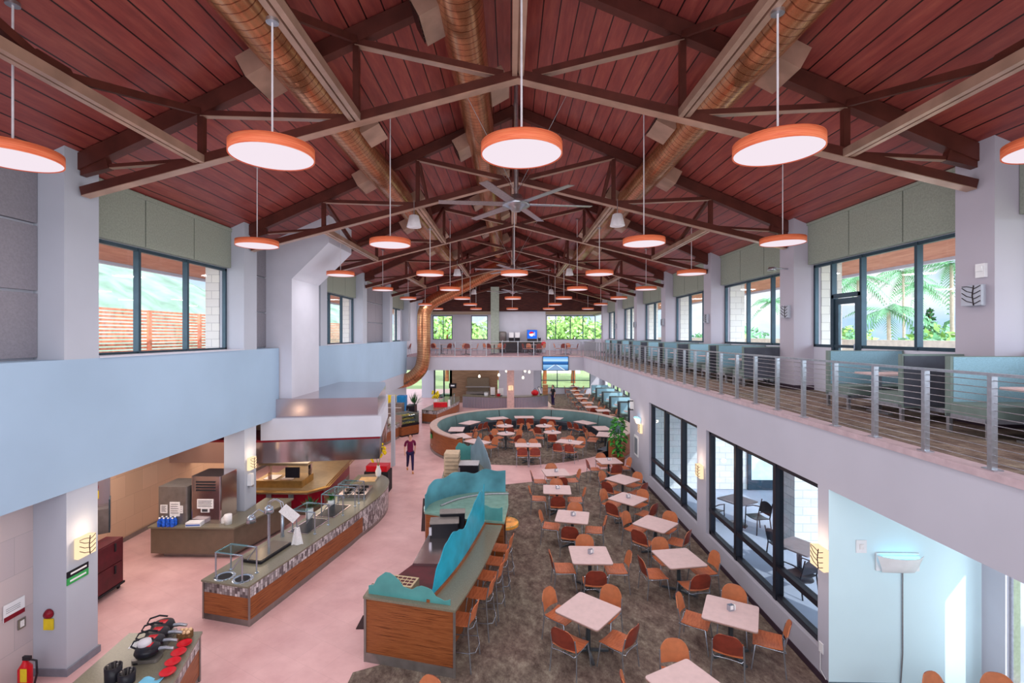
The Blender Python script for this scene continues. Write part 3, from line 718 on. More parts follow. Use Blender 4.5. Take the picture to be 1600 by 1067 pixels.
def make_btable():
    t = thing('booth_table', '', 'booth table', group='booth tables on the balcony')
    MB().cb((.72, 0, .725), (1.25, .62, .035), 0, .05).build('tabletop', M['laminate'], t)
    for x in (.35, 1.15):
        MB().box(x - .03, x + .03, -.03, .03, .03, .71).build('leg', M['alu'], t); MB().box(x - .04, x + .04, -.27, .27, 0, .03).build('foot', M['alu'], t)
    return t
BT = Stamp(make_btable)
pairs = [(5.75, 7.0)] + [(8.5, 9.72)] + [(13.95, 15.0), (16.25, 17.4), (19.25, 20.35), (21.6, 22.7), (24.55, 25.6), (26.9, 28.0), (29.85, 30.9), (32.0, 32.95)]
for i, (a, b) in enumerate(pairs):
    BE((6.5, a, ZB), 0, 'booth bench turned from the entrance end, dark back showing, %s booth on the balcony' % ORD[i])
    BE((8.0, b, ZB), PI, 'blue fronted booth bench facing the near end, %s booth on the balcony' % ORD[i])
    BT((6.5, (a + b) / 2, ZB), 0, 'pale booth table between two benches, %s booth on the balcony' % ORD[i])
# branch-pattern wall lights
branchm = mat('branch_metal', (54, 44, 48), .5, .5)
def make_sconce(lit):
    def f():
        t = thing('wall_sconce', '', 'wall light')
        MB().box(0, .06, -.14, .14, -.17, .17).build('back_box', M['column'] if not lit else M['glow'], t)
        MB().box(.06, .1, -.17, .17, -.16, .16).build('shade', M['column'] if not lit else M['glow'], t)
        b = MB().tube([(.105, .05, -.16), (.108, .03, 0), (.105, .05, .16)], .008, 5)
        for z in (-.12, -.04, .04, .12): b.tube([(.107, .04, z), (.112, -.06, z + .03), (.105, -.15, z + .09 if z < .1 else z + .03)], .006, 5).tube([(.107, .04, z - .02), (.11, .1, z + .0), (.105, .16, z + .03)], .006, 5)
        b.build('branch', branchm, t)
        return t
    return f
S1 = Stamp(make_sconce(False)); S2 = Stamp(make_sconce(True))
for k in range(7): S1((XR, COLS[k] - .05, 6.24), PI, 'unlit branch pattern wall light on the %s window column of the balcony' % ORD[k], 'branch sconces on the balcony columns')
for i, (x, y, rz, nm) in enumerate(((XF, 7.87, PI, 'pier beside the sun lit alcove'), (XF, 12.8, PI, 'pier between the two patio windows'), (XF, 18.6, PI, 'far end of the patio window wall'), (-7.3, 7.98, 0, 'near left kitchen column'), (-7.3, 13.25, 0, 'kitchen column behind the juice machines'))):
    S2((x, y, 2.02), rz, 'lit branch pattern wall light on the ' + nm, 'lit branch sconces at ground level')
    l = bpy.data.lights.new('sconce_lamp', 'POINT'); l.energy = 6; l.color = (1, .75, .5); l.shadow_soft_size = .05
    lo = bpy.data.objects.new('sconce_lamp', l); C.objects.link(lo); lo.location = (x + (.3 if rz == 0 else -.3), y, 2.3)
S2((.0, 35.24, 1.75), -PI / 2, 'lit wall light on the pink column behind the round seating', 'lit branch sconces at ground level')
single('alarm_strobe', MB().box(XR - .05, XR, 7.75, 7.9, 6.52, 6.74).cb((XR - .06, 7.825, 6.66), (.03, .1, .08)), M['white'], 'small white alarm strobe above the nearest balcony wall light', 'alarm')
t = thing('column_spotlight', 'small chrome spotlight on the second balcony column', 'spotlight', (XR, 13.2, 7.4))
MB().tube([(0, 0, 0), (-.35, 0, .02)], .02).build('arm', M['alu'], t); MB().lathe([(.0, -.05), (.12, -.05), (.08, .05), (0, .05)], 12, (-.42, 0, 0)).build('head', M['alu'], t)
# insect trap, switch, cable on the alcove wall
def insect(loc, rz, lab):
    t = thing('insect_light_trap', lab, 'insect trap', loc, rz)
    MB().grid(lambda u, v: ((u - .5) * (.5 + .22 * v), -.03 - (.02 + .17 * v ** .5) * math.sin(PI * min(max(u, .02), .98)) ** .5, -.2 + .28 * v), 14, 6, .01).build('shell', M['white'], t)
    MB().box(-.33, .33, -.025, 0, -.18, .1).build('back_plate', M['white'], t)
    MB().tube([(-.27, -.09, .06), (.27, -.09, .06)], .025).build('lamp_tube', emis('uv_tube', (120, 225, 255), 3), t)
insect((6.08, 7.725, 2.08), 0, 'white wall sconce insect trap with a blue tube on the alcove wall')
insect((5.025, 18.9, 2.3), PI / 2 * -1, 'white wall sconce insect trap with a blue tube near the round seating')
single('power_cable', MB().tube([(6.16, 7.715, 1.87), (6.16, 7.715, .6), (6.13, 7.715, .13)], .012, 6), M['alu'], 'thin cable running from the alcove insect trap down to the baseboard', 'cable')
t = thing('wall_switch', 'white switch plate beside the alcove insect trap', 'switch', (5.53, 7.73, 2.27))
MB().box(-.08, .08, -.015, 0, -.1, .1).build('plate', M['white'], t); MB().box(-.03, .03, -.03, -.015, -.04, .04).build('rocker', M['paper'], t)
t = thing('wall_outlet', 'white outlet low on the pier beside the alcove', 'outlet', (5.028, 7.9, .55))
MB().box(-.015, 0, -.05, .05, -.08, .08).build('plate', M['white'], t); MB().tube([(-.02, 0, -.05), (-.02, 0, -.35), (-.02, -.14, -.42)], .006, 5).build('cord', M['white'], t)
t = thing('framed_notice', 'white framed notice on the wall beside the tall plant', 'notice', (5.028, 19.3, 1.2))
MB().box(-.03, 0, -.3, .3, -.4, .4).build('frame', M['white'], t); MB().box(-.035, -.03, -.22, .22, -.32, .32).build('sheet', mat('notice_grey', (120, 128, 140), .5), t)
# television on the far fascia
t = NT('tv_picture'); sp = t.n('ShaderNodeSeparateXYZ'); tc = t.n('ShaderNodeTexCoord'); t.l(tc.outputs['Generated'], sp.inputs[0])
hz = t.ramp(sp.outputs['Z'], [(0, (60, 110, 170)), (.38, (150, 200, 240)), (.42, (30, 70, 130)), (.62, (60, 120, 190)), (.7, (190, 225, 250)), (1, (70, 150, 230))])
ax = t.math('ABSOLUTE', t.math('SUBTRACT', sp.outputs['X'], .5)); rd = t.math('LESS_THAN', t.math('ADD', ax, sp.outputs['Z']), .42)
st = t.math('LESS_THAN', t.math('ABSOLUTE', t.math('SUBTRACT', t.math('ADD', ax, t.math('MULTIPLY', sp.outputs['Z'], .8)), .36)), .02)
colr = t.mix(rd, hz, lin((130, 160, 200))); colr = t.mix(t.math('MULTIPLY', st, t.math('LESS_THAN', sp.outputs['Z'], .4)), colr, lin((240, 248, 255)))
em = t.n('ShaderNodeEmission', Strength=1.0); t.l(colr, em.inputs['Color']); t.l(em.outputs[0], t.o.inputs['Surface'])
tv = thing('television', 'flat television showing a blue landscape on the far balcony front', 'television', (3.1, 33.4, 3.66))
MB().box(-.9, .9, -.1, 0, -.5, .5).build('case', M['black'], tv); MB().box(-.86, .86, -.105, -.1, -.46, .46).build('screen', t.m, tv)
# far balcony drinks counter
t = thing('drinks_counter', 'dark drinks counter against the white wall of the far balcony', 'counter', (.75, 39.7, ZB))
MB().box(-1.6, 1.8, -.4, .38, .05, .86).build('cabinet', M['blackmatte'], t); MB().box(-1.65, 1.85, -.45, .39, .86, .9).build('worktop', M['counter'], t)
t = thing('coffee_urn', 'tall steel coffee urn on the far drinks counter', 'coffee urn', (-.65, 39.6, ZB + .9))
MB().lathe([(.2, 0), (.3, .04), (.3, .75), (.26, .85), (0, .88)], 16).build('body', M['kick'], t); MB().tube([(0, -.3, .15), (0, -.38, .15), (0, -.38, .08)], .02).build('tap', M['chrome'], t)
for i, x in enumerate((.05, .55)):
    t = thing('juice_dispenser', '%s white and black juice dispenser on the far drinks counter' % ('urn side' if i == 0 else 'screen side'), 'juice dispenser', (x, 39.6, ZB + .9), 0, 'juice dispensers')
    MB().box(-.2, .2, -.2, .2, .1, .35).build('body', M['blackmatte'], t); MB().box(-.19, .19, -.22, .2, .36, .78).build('tank', M['white'], t); MB().box(-.2, .2, -.3, .2, 0, .1).build('drip_tray', M['black'], t)
t = thing('soda_fountain', 'soda fountain with a blue screen and round red white and blue logo', 'soda fountain', (1.75, 39.6, ZB + .9))
MB().box(-.42, .42, -.25, .25, 0, 1.0).build('cabinet', M['kick'], t)
MB().box(-.4, .4, -.27, -.25, .28, .98).build('screen', emis('soda_blue', (40, 110, 235), 1.0), t)
lg = MB().lathe([(0, 0), (.2, 0)], 20).xf(Matrix.Translation((-.05, -.275, .66)) @ Matrix.Rotation(PI / 2, 4, 'X')).build('logo_disc', emis('logo_white', (245, 245, 255), 1), t)
MB().add([(-.05 + .2 * math.cos(R(a)), -.28, .66 + .2 * math.sin(R(a))) for a in range(15, 181, 15)], [list(range(12))]).build('logo_red', emis('logo_red', (220, 40, 60), 1), lg)
MB().ext([(.18, .5), (.24, .5), (.24, .82), (.18, .82)], 'y', -.278, -.272).build('logo_bar', M['white'], lg)
MB().box(-.38, .38, -.36, -.25, .05, .25).build('nozzle_bay', M['black'], t)
t = thing('blue_bin', 'small dark bin beside the soda fountain on the drinks counter', 'bin', (2.36, 39.55, ZB + .9))
MB().lathe([(.1, 0), (.13, .35), (.11, .35), (.09, .02), (0, .02)], 12).build('body', M['frame_dark'], t); MB().lathe([(.135, .33), (.135, .36), (.11, .36)], 12, cap=False).build('rim', M['chrome'], t)
t = thing('red_bag', 'red bag hanging at the end of the far drinks counter', 'bag', (2.68, 39.3, ZB + .62))
MB().ball((0, 0, .14), .2, 12, (1, .5, 1)).build('body', M['red'], t); MB().tube([(-.1, 0, .3), (-.06, 0, .42), (.06, 0, .42), (.1, 0, .3)], .012, 6).build('handle', M['red'], t)
# ================================================================== tables and chairs
def make_chair():
    t = thing('dining_chair', '', 'chair')
    def seat(u, v):
        x = (u - .5) * (.44 + .03 * math.sin(PI * v)); y = -.21 + .44 * v
        return (x, y, .452 - .018 * math.cos((u - .5) * PI) + .014 * (2 * v - 1) ** 2 - .03 * max(0, v - .8) / .2)
    def back(u, v):
        a = (u - .5); wd = .44 - .10 * max(0, v - .55) ** 2 / .2
        return (a * wd, -.235 - .045 * math.cos(a * PI) - .07 * v, .50 + .33 * v - .05 * (2 * a) ** 4 * v)
    MB().grid(seat, 8, 6, .014).build('seat', M['ply'], t)
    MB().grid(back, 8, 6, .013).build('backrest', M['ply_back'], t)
    for s in (-1, 1):
        MB().tube([(s * .25, .25, 0), (s * .225, .19, .425), (s * .2, .17, .438)], .011, 7).build('leg', M['chrome'], t)
        MB().tube([(s * .25, -.26, 0), (s * .232, -.22, .42), (s * .228, -.245, .56), (s * .224, -.27, .68)], .011, 7).build('leg', M['chrome'], t)
    MB().tube([(-.232, -.22, .42)] + [(.232 * math.sin(R(a)), -.22 + .05 * math.cos(R(a)) - .06, .40 - .0) for a in range(-60, 61, 30)] + [(.232, -.22, .42)], .009, 6).build('rear_rail', M['chrome'], t)
    MB().tube([(-.225, .19, .425), (-.225, -.22, .42)], .009, 6).tube([(.225, .19, .425), (.225, -.22, .42)], .009, 6).build('side_rail', M['chrome'], t)
    return t
def make_table(w=.86, d=.86, rd=False):
    def f():
        t = thing('dining_table', '', 'table')
        tp = MB()
        if rd: tp.lathe([(0, .72), (.44, .72), (.45, .735), (.44, .75), (0, .75)], 32)
        else: tp.cb((0, 0, .735), (w, d, .03), 0, .05)
        tp.build('tabletop', M['laminate'], t)
        if rd: MB().lathe([(.448, .722), (.455, .735), (.448, .746)], 32, cap=False).build('edge_band', M['edge'], t)
        else: MB().cb((0, 0, .728), (w + .006, d + .006, .018), 0, .053).build('edge_band', M['edge'], t)
        MB().lathe([(.045, .04), (.04, .08), (.04, .7), (.12, .715), (.12, .72)], 14).build('column', M['tbase'], t)
        for k in range(4):
            a = PI / 4 + k * PI / 2
            MB().bar((.04 * math.cos(a), .04 * math.sin(a), .05), (.36 * math.cos(a), .36 * math.sin(a), .02), .05, .035).build('foot', M['tbase'], t)
        return t
    return f
CH = Stamp(make_chair); TS = Stamp(make_table()); TRD = Stamp(make_table(rd=True)); TSM = Stamp(make_table(.62, .75)); TL = Stamp(make_table(1.15, .75))
def make_caddy():
    t = thing('napkin_holder', '', 'napkin holder')
    MB().box(-.05, .05, -.035, .035, 0, .1).build('case', M['chrome'], t); MB().box(-.03, .03, -.037, -.035, .03, .1).build('napkin', M['paper'], t)
    MB().lathe([(.02, 0), (.02, .07), (.012, .09), (0, .09)], 8, (.08, 0, 0)).build('shaker', M['white'], t)
    return t
CD = Stamp(make_caddy)
def put_table(stamp, x, y, rz, name, grp, seats, z=0, caddy=False, cgrp=None):
    """seats: list of (angle deg round the table, reach, extra turn, side words)"""
    stamp((x, y, z), rz, name, grp)
    rnd_ = random.Random(int(x * 991 + y * 77))
    for ang, reach, tw, words in seats:
        a = rz + R(ang); px = x + reach * math.cos(a); py = y + reach * math.sin(a)
        CH((px, py, z), a + PI / 2 + R(tw + rnd_.uniform(-4, 4)), words, cgrp)
    if caddy: CD((x + .02, y + .05, z + .751), .3 + rnd_.uniform(-.4, .4), 'steel napkin holder and shaker on the ' + caddy, 'napkin holders')
def quad(px):
    ps = [G(a, b, .75) for a, b in px]; c = sum(ps, Vector()) / 4
    e = (ps[1] - ps[0]) + (ps[2] - ps[3]); return c.x, c.y, math.atan2(e.y, e.x)
BAR = [[(868, 953), (908, 927), (968, 949), (934, 985)], [(889, 853), (948.6, 853.8), (957, 881), (893, 880)], [(871, 796.5), (924, 800), (919, 819), (864, 813)], [(849, 757), (892, 758), (892, 772.5), (848, 771)], [(846.5, 732.7), (882.6, 731.6), (890.5, 743), (853, 744)]]
WIN = [[(1110, 929), (1188, 949), (1179, 986), (1093, 964)], [(1019, 860), (1074, 857), (1105, 882), (1045, 888)], [(1012, 804), (1058, 818), (1039, 832), (988.5, 818)], [(976, 768), (1012, 778), (986.5, 790), (950, 780)], [(971, 740.6), (1000.6, 749), (974.4, 756), (945, 748)], [(929, 715.5), (962, 715), (974, 723), (939, 725)]]
def side(a):
    a = (math.degrees(a) + 360) % 360
    return 'window' if a < 45 or a > 315 else 'far' if a < 135 else 'bar' if a < 225 else 'near'
for nm, rowq, grp in (('bar', BAR, 'dining tables along the stool bar'), ('window', WIN, 'dining tables along the patio windows')):
    for i, q in enumerate(rowq):
        x, y, rz = quad(q)
        base = '%s table of the %s row' % (ORD[i], nm)
        used = set(); seats = []
        for k in range(4):
            a = rz + k * PI / 2; s = side(a)
            if s in used: s = [w_ for w_ in ('near', 'far', 'bar', 'window') if w_ not in used][0]
            used.add(s)
            seats.append((k * 90, .57, 0, 'wooden chair, %s side of the %s from the near end' % (s, base)))
        cad = (nm, i) not in (('bar', 0), ('window', 1), ('window', 2), ('window', 4))
        put_table(TS, x, y, rz, 'square pale laminate table, %s in the %s row counted from the near end' % (ORD[i], nm), grp, seats, 0, base if cad else False, 'dining chairs in the %s row' % nm)
# tables cut by the lower edge of the picture
x, y = G(1078, 1072, .75).xy
put_table(TS, x, y, .5, 'square pale table cut by the lower picture edge beside the alcove', 'near dining tables', [(45 + 90 * 0 + 100, .6, 0, 'wooden chair at the cut off near table, bar side'), (55, .6, 0, 'wooden chair at the cut off near table, window side')], 0, False, 'near dining chairs')
for px, py, a, w_ in ((1474, 1062, 20, 'left chair of the two by the alcove wall'), (1562, 1064, -10, 'right chair of the two by the alcove wall')):
    p = G(px, py, .8); CH((p.x, p.y - .2, 0), PI + R(a), 'tan wooden chair, ' + w_, 'chairs in the alcove')
p = G(655, 1075, .8); CH((p.x, p.y - .1, 0), R(150), 'pale wooden chair cut by the lower edge beside the island end', 'near dining chairs')
# round seating area: banquette, tables
cx, cy = 1.0, 24.8
bq = thing('round_banquette', 'curved banquette wall with wood outside and grey green upholstery inside', 'banquette', (cx, cy, 0))
A0, A1 = R(-46), R(229)
def arc(r, n=70): return [(r * math.cos(A0 + (A1 - A0) * k / n), r * math.sin(A0 + (A1 - A0) * k / n)) for k in range(n + 1)]
o_, i_ = arc(5.1), arc(4.78); seat_o, seat_i = arc(4.7), arc(4.18)
MB().ribbon(o_, .14, 1.06).ribbon(arc(5.06), 0, .14).add([(*o_[0], 0), (*i_[0], 0), (*i_[0], 1.06), (*o_[0], 1.06)], [(0, 1, 2, 3)]).add([(*o_[-1], 0), (*i_[-1], 0), (*i_[-1], 1.06), (*o_[-1], 1.06)], [(0, 1, 2, 3)]).build('wood_wall', M['zebra'], bq)
MB().ribbon(arc(5.108), 0, .13).build('kick_plate', M['kick'], bq)
def flat(mb, a, b, z):
    n = len(a); return mb.add([(*p, z) for p in a] + [(*p, z) for p in b], [(k, k + 1, n + k + 1, n + k) for k in range(n - 1)])
flat(MB().ribbon(arc(5.13), 1.05, 1.1).ribbon(arc(4.76), 1.05, 1.1), arc(5.13), arc(4.76), 1.1).build('cap', M['bank_cap'], bq)
for s in range(7):
    mb = MB(); lo = A0 + (A1 - A0) * s / 7 + .004; hi = A0 + (A1 - A0) * (s + 1) / 7 - .004
    mb.grid(lambda u, v: ((4.77 - .1 * (1 - v) - .03 * math.sin(PI * v)) * math.cos(lo + (hi - lo) * u), (4.77 - .1 * (1 - v) - .03 * math.sin(PI * v)) * math.sin(lo + (hi - lo) * u), .45 + .62 * v), 12, 4, .02).build('back_cushion', M['bank_fabric'], bq)
flat(MB().ribbon(seat_i, .3, .46).ribbon(arc(4.3), 0, .3), seat_o, seat_i, .46).build('seat', M['seat_back'], bq)
t = thing('wall_sign_plate', 'small black and green sign on the wood outside of the round banquette', 'sign', (cx + 5.13 * math.cos(R(199)), cy + 5.13 * math.sin(R(199)), .8), R(199))
MB().box(-.01, .012, -.2, .2, .05, .13).build('black_plate', M['black'], t); MB().box(-.01, .012, -.17, .2, -.16, .04).build('green_plate', M['green'], t)
t = thing('banquette_outlet', 'brass outlet cover low on the banquette wall', 'outlet', (cx + 5.11 * math.cos(R(201)), cy + 5.11 * math.sin(R(201)), .35), R(201))
MB().box(0, .015, -.04, .04, -.07, .07).build('plate', M['brass'], t); MB().box(.015, .02, -.02, .02, -.03, .03).build('socket', M['paper'], t)
for i, (a, rr) in enumerate(((229, 3.85), (206, 3.8), (180, 3.8), (150, 3.8), (118, 3.8), (93, 3.8), (67.5, 3.8), (34, 3.8), (7, 3.8), (-17, 3.8))):
    x, y = cx + rr * math.cos(R(a)), cy + rr * math.sin(R(a))
    nm = '%s curved bench table from the island end' % ORD[i]
    side_s = [('left', -.27), ('right', .27)]
    TL((x, y, 0), R(a) + PI / 2, 'long pale table at the curved bench, %s clockwise from the island' % ORD[i], 'tables along the curved bench')
    for w_, off in side_s:
        px = x - .62 * math.cos(R(a)) - off * math.sin(R(a)); py = y - .62 * math.sin(R(a)) + off * math.cos(R(a))
        CH((px, py, 0), R(a) - PI / 2 + R(random.uniform(-4, 4)), '%s wooden chair at the %s' % (w_, nm), 'chairs facing the curved bench')
for i, (px, py, nm) in enumerate(((789, 665, 'far left'), (790.5, 677, 'near left'), (850, 665, 'far right'), (863, 675, 'near right'))):
    g = G(px, py, .75)
    put_table(TRD, g.x, g.y, .3 + .4 * i, 'round pale pedestal table, %s of the four in the round seating' % nm, 'round tables inside the banquette', [(k * 90, .64, 0, 'wooden chair, %s place at the %s round table' % (('window', 'far', 'island', 'near')[k], nm)) for k in range(4)], 0, nm + ' round table', 'chairs at the round tables')
for px, py, rz, nm in ((825, 695, 0, 'straight'), (890, 690, -.45, 'turned')):
    g = G(px, py, .75)
    st_ = [(px_, py_, a_, w_) for px_, py_, a_, w_ in ((-.27, -.6, 0, 'near left'), (.27, -.6, 0, 'near right'), (-.27, .6, 180, 'far left'), (.27, .6, 180, 'far right'))]
    TL((g.x, g.y, 0), rz, 'long pale table set %s in the mouth of the round seating' % nm, 'long tables in the round seating')
    CD((g.x, g.y, .751), 0, 'steel napkin holder on the %s long table of the round seating' % nm, 'napkin holders')
    for a_, b_, r_, w_ in st_:
        CH((g.x + a_ * math.cos(rz) - b_ * math.sin(rz), g.y + a_ * math.sin(rz) + b_ * math.cos(rz), 0), rz + R(r_), '%s wooden chair at the %s long table of the round seating' % (w_, nm), 'chairs at the long tables')
# far rows behind the banquette
FR = [(897, 604), (899, 610), (904, 616), (909.5, 622), (917, 629), (924, 635.5), (942, 641)]
for i, (px, py) in enumerate(FR):
    g = G(px, py, .75)
    put_table(TS, g.x, g.y, 0, 'square pale table, %s in the far row beyond the banquette' % ORD[len(FR) - 1 - i], 'far dining tables', [(k * 90, .6, 0, 'wooden chair, %s place at the %s table of the far row' % (('window', 'far', 'aisle', 'near')[k], ORD[len(FR) - 1 - i])) for k in range(4)], 0, False, 'far dining chairs')
for i, y in enumerate((28.2, 31.0, 33.9, 36.7, 39.6, 42.4)):
    BE((7.25, y - .75, 0), 0, 'ground floor booth bench with its back to the near end, %s booth' % ORD[i], 'booth benches at ground level')
    BE((8.75, y + .75, 0), PI, 'ground floor booth bench facing the near end, %s booth' % ORD[i], 'booth benches at ground level')
    BT((7.2, y, 0), 0, 'ground floor booth table, %s from the near end' % ORD[i], 'booth tables at ground level')
# far balcony tables
for i, px in enumerate((622, 688, 728, 772, 834, 885)):
    x = (px - 798) * 36.2 / 750
    put_table(TS, x, 36.2 + .5 * (i % 2), .1 * i, 'square pale table, %s along the far balcony from its left end' % ORD[i], 'far balcony tables', [(k * 90 + 45 * (i % 2), .62, 0, 'wooden chair, %s place at the %s far balcony table' % (('right', 'back', 'left', 'front')[k], ORD[i])) for k in range(4)], ZB, False, 'far balcony chairs')
# tall plant beside the wall
pl = thing('potted_plant', 'tall leafy green plant in a brown pot at the end of the banquette', 'plant', (4.42, 19.9, 0))
MB().lathe([(.22, 0), (.27, .5), (.29, .62), (.25, .62), (.22, .55), (0, .55)], 18).build('pot', M['zebra'], pl)
sm = MB(); lf = MB(); rr = random.Random(3)
for k in range(5):
    a = k * 1.3; sm.tube([(0, 0, .5), (.1 * math.cos(a), .1 * math.sin(a), 1.1), (.2 * math.cos(a), .2 * math.sin(a), 1.7)], .02, 6)
for k in range(150):
    a = rr.uniform(0, 2 * PI); z = rr.uniform(.75, 2.25); ra = .04 + .24 * math.sin(PI * min(1, (z - .6) / 1.75)) * rr.uniform(.5, 1)
    c = Vector((ra * math.cos(a), ra * math.sin(a), z)); d = Vector((math.cos(a + rr.uniform(-.6, .6)), math.sin(a + rr.uniform(-.6, .6)), rr.uniform(-.6, .5))).normalized(); sd = d.cross(Vector((0, 0, 1))).normalized() * rr.uniform(.06, .1)
    L = rr.uniform(.16, .27); lf.add([c, c + d * L * .5 + sd, c + d * L + Vector((0, 0, -.06)), c + d * L * .5 - sd], [(0, 1, 2, 3)])
sm.build('stem', M['leaf_dark'], pl); lf.build('foliage', M['leaf'], pl)
# ================================================================== counters and kitchen
def counter_run(name, label, right, left, zt, tile_to=None, full_from=None):
    """serving counter between two plan edges: kick plate, wood, mosaic, worktop"""
    t = thing(name, label, 'counter')
    loop = list(right) + list(left)[::-1]
    n = len(right)
    def off(p, d):   # pull the body in from the worktop edge
        c = (sum(q[0] for q in loop) / len(loop), sum(q[1] for q in loop) / len(loop)); v = Vector((p[0] - c[0], p[1] - c[1])); v.normalize(); return (p[0] - v.x * d, p[1] - v.y * d)
    body = [off(p, .05) for p in loop]; kick = [off(p, .07) for p in loop]
    cl_ = lambda a: a + [a[0]]
    MB().ribbon(cl_(kick), 0, .13).build('kick_plate', M['kick'], t)
    wd = body if full_from is None else body[:full_from + 1]; wf_ = [] if full_from is None else body[full_from:n + 1]
    if full_from is None: MB().ribbon(cl_(body), .13, zt - .25).build('wood_panel', M['zebra'], t)
    else:
        MB().ribbon([body[-1]] + body[:full_from + 1], .13, zt - .25).ribbon(body[n:], .13, zt - .04).build('wood_panel', M['zebra'], t)
        MB().ribbon(wf_, .1, zt - .25).build('mosaic_face', M['mosaic'], t)
    MB().ribbon(cl_(body), zt - .25, zt - .03).build('mosaic_band', M['mosaic'], t)
    MB().prism(loop, zt - .035, zt).build('worktop', M['counter'], t)
    for k in (0, len(loop) - 1):
        p = body[k]; MB().box(p[0] - .015, p[0] + .015, p[1] - .015, p[1] + .015, .02, zt - .03).build('corner_trim', M['kick'], t)
    return t
ZT = .8
M['teal_mid'] = mat('teal_frosted_resin', (88, 150, 166), .3, var=.16, scale=1.5)
right = curve_pts([(-5.02, 9.03), (-4.75, 10.2), (-4.42, 11.7), (-4.2, 12.6)], 3) + curve_pts([(-4.08, 13.3), (-3.93, 14.2), (-3.9, 15.1), (-4.1, 16.0), (-4.6, 16.6)], 3)
left = [(-6.08, 9.27), (-5.85, 10.4), (-5.55, 11.8), (-5.3, 13.1), (-5.2, 14.5), (-5.25, 16.4)]
counter_run('serving_counter', 'long curved serving counter with wood front and mosaic band', right, left, ZT, None, 10)
def cline(s, off=0.0):      # point along the middle of the counter, s 0..1
    mid = [(-5.55, 9.15), (-5.3, 10.3), (-5.0, 11.75), (-4.75, 13), (-4.6, 14.5), (-4.75, 16.4)]
    q = curve_pts(mid, 6); f = s * (len(q) - 1); i = min(int(f), len(q) - 2); a = Vector(q[i]); b = Vector(q[i + 1]); d = (b - a).normalized(); p = a.lerp(b, f - i) + Vector((d.y, -d.x)) * off
    return p.x, p.y, math.atan2(d.y, d.x)
for k, off in enumerate((-.2, .22)):
    x, y, a = cline(.055, off)
    t = thing('soup_well', 'round steel soup well set in the near end of the serving counter, %s' % ('kitchen side' if k == 0 else 'aisle side'), 'soup well', (x, y, ZT), 0, 'soup wells')
    MB().lathe([(.13, .0), (.16, .012), (.19, .012), (.2, 0)], 24, cap=False).build('rim', M['chrome'], t); MB().lathe([(0, .004), (.135, .004)], 24, cap=False).build('lid', M['blackmatte'], t)
for k, (s, L, off) in enumerate(((.22, 1.0, -.1), (.43, .95, -.12), (.6, .95, -.1))):
    x, y, a = cline(s, off)
    t = thing('cold_well', '%s along the serving counter' % ('glossy hot plate with dark edge, nearest' if k == 0 else 'black recessed cold pan, %s' % ('middle one' if k == 1 else 'farther one')), 'food well', (x, y, ZT), a)
    if k == 0: MB().cb((0, 0, .03), (L, .5, .05), 0, .03).build('base', M['black'], t); MB().cb((0, 0, .06), (L - .06, .44, .01), 0, .03).build('plate', M['counter_side'], t)
    else: MB().box(-L / 2, L / 2, -.28, .28, .0, .012).build('rim', M['stainless'], t); MB().box(-L / 2 + .04, L / 2 - .04, -.24, .24, .012, .016).build('pan', M['black'], t)
def guard(s0, s1, k, nm):
    x0, y0, a0 = cline(s0); x1, y1, a1 = cline(s1)
    d = Vector((x1 - x0, y1 - y0, 0)); L = d.length; rz = math.atan2(d.y, d.x)
    t = thing('sneeze_guard', 'chrome sneeze guard with clear shelf over the serving counter, %s' % nm, 'sneeze guard', (x0, y0, ZT), rz, 'sneeze guards on the serving counter')
    for x in (0, L):
        for y in (-.32, .3): MB().tube([(x, y, 0), (x, y, .52)], .016, 8).lathe([(.04, 0), (.04, .012)], 10, (x, y, 0)).build('post', M['chrome'], t)
    for x in (0, L): MB().tube([(x, -.32, .52), (x, .3, .52)], .016, 8).tube([(x, -.3, .5), (x, -.1, .24)], .012, 6).build('cross_rail', M['chrome'], t)
    MB().tube([(0, .3, .52), (L, .3, .52)], .014, 8).build('long_rail', M['chrome'], t)
    MB().box(-.03, L + .03, -.1, .3, .53, .54).build('glass_shelf', M['glass_green'], t)
guard(.03, .1, 0, 'nearest, above the soup wells'); guard(.37, .455, 1, 'second, above the middle cold pan'); guard(.56, .66, 2, 'third, beside the far plant'); guard(.69, .74, 3, 'farthest, beside the burners')
t = thing('carving_lamp', 'tall chrome carving lamp with glossy heads on the serving counter', 'lamp', (*cline(.2, .05)[:2], ZT), cline(.2)[2])
MB().tube([(0, 0, 0), (0, 0, .95)], .03, 10).build('pole', M['chrome'], t); MB().tube([(0, 0, .9), (0, .25, 1.0), (0, .45, .85)], .014, 8).build('arm', M['chrome'], t)
MB().lathe([(.03, .16), (.09, .12), (.1, 0), (.0, .02)], 14, (0, .45, .7)).build('head', M['chrome'], t); MB().lathe([(.03, .16), (.09, .12), (.1, 0), (.0, .02)], 14, (0, 0, .95)).build('head', M['chrome'], t)
t = thing('counter_tap', 'tall chrome tap with double gooseneck spout behind the serving counter', 'tap', (*cline(.33, -.35)[:2], ZT), 0)
MB().lathe([(.05, 0), (.04, .06), (.035, .62), (0, .64)], 12).build('body', M['chrome'], t)
for dx in (0, .06): MB().tube([(dx, 0, .6), (-.05 + dx, 0, .82), (-.2 + dx, 0, .9), (-.34 + dx, 0, .82), (-.38 + dx, 0, .66)], .012, 8).build('spout', M['chrome'], t)
t = thing('menu_holder', 'white tilted menu card on a chrome stand on the serving counter', 'menu card', (*cline(.3, .2)[:2], ZT), .4)
MB().tube([(0, 0, 0), (0, 0, .55)], .012, 6).build('stand', M['chrome'], t); MB().bar((-.3, 0, .85), (0, 0, .55), .22, .02, (0, 1, 0)).build('card', M['paper'], t)
t = thing('folded_cloth', 'white cloth hanging from a chrome post on the serving counter', 'cloth', (*cline(.285, .3)[:2], ZT), .2)
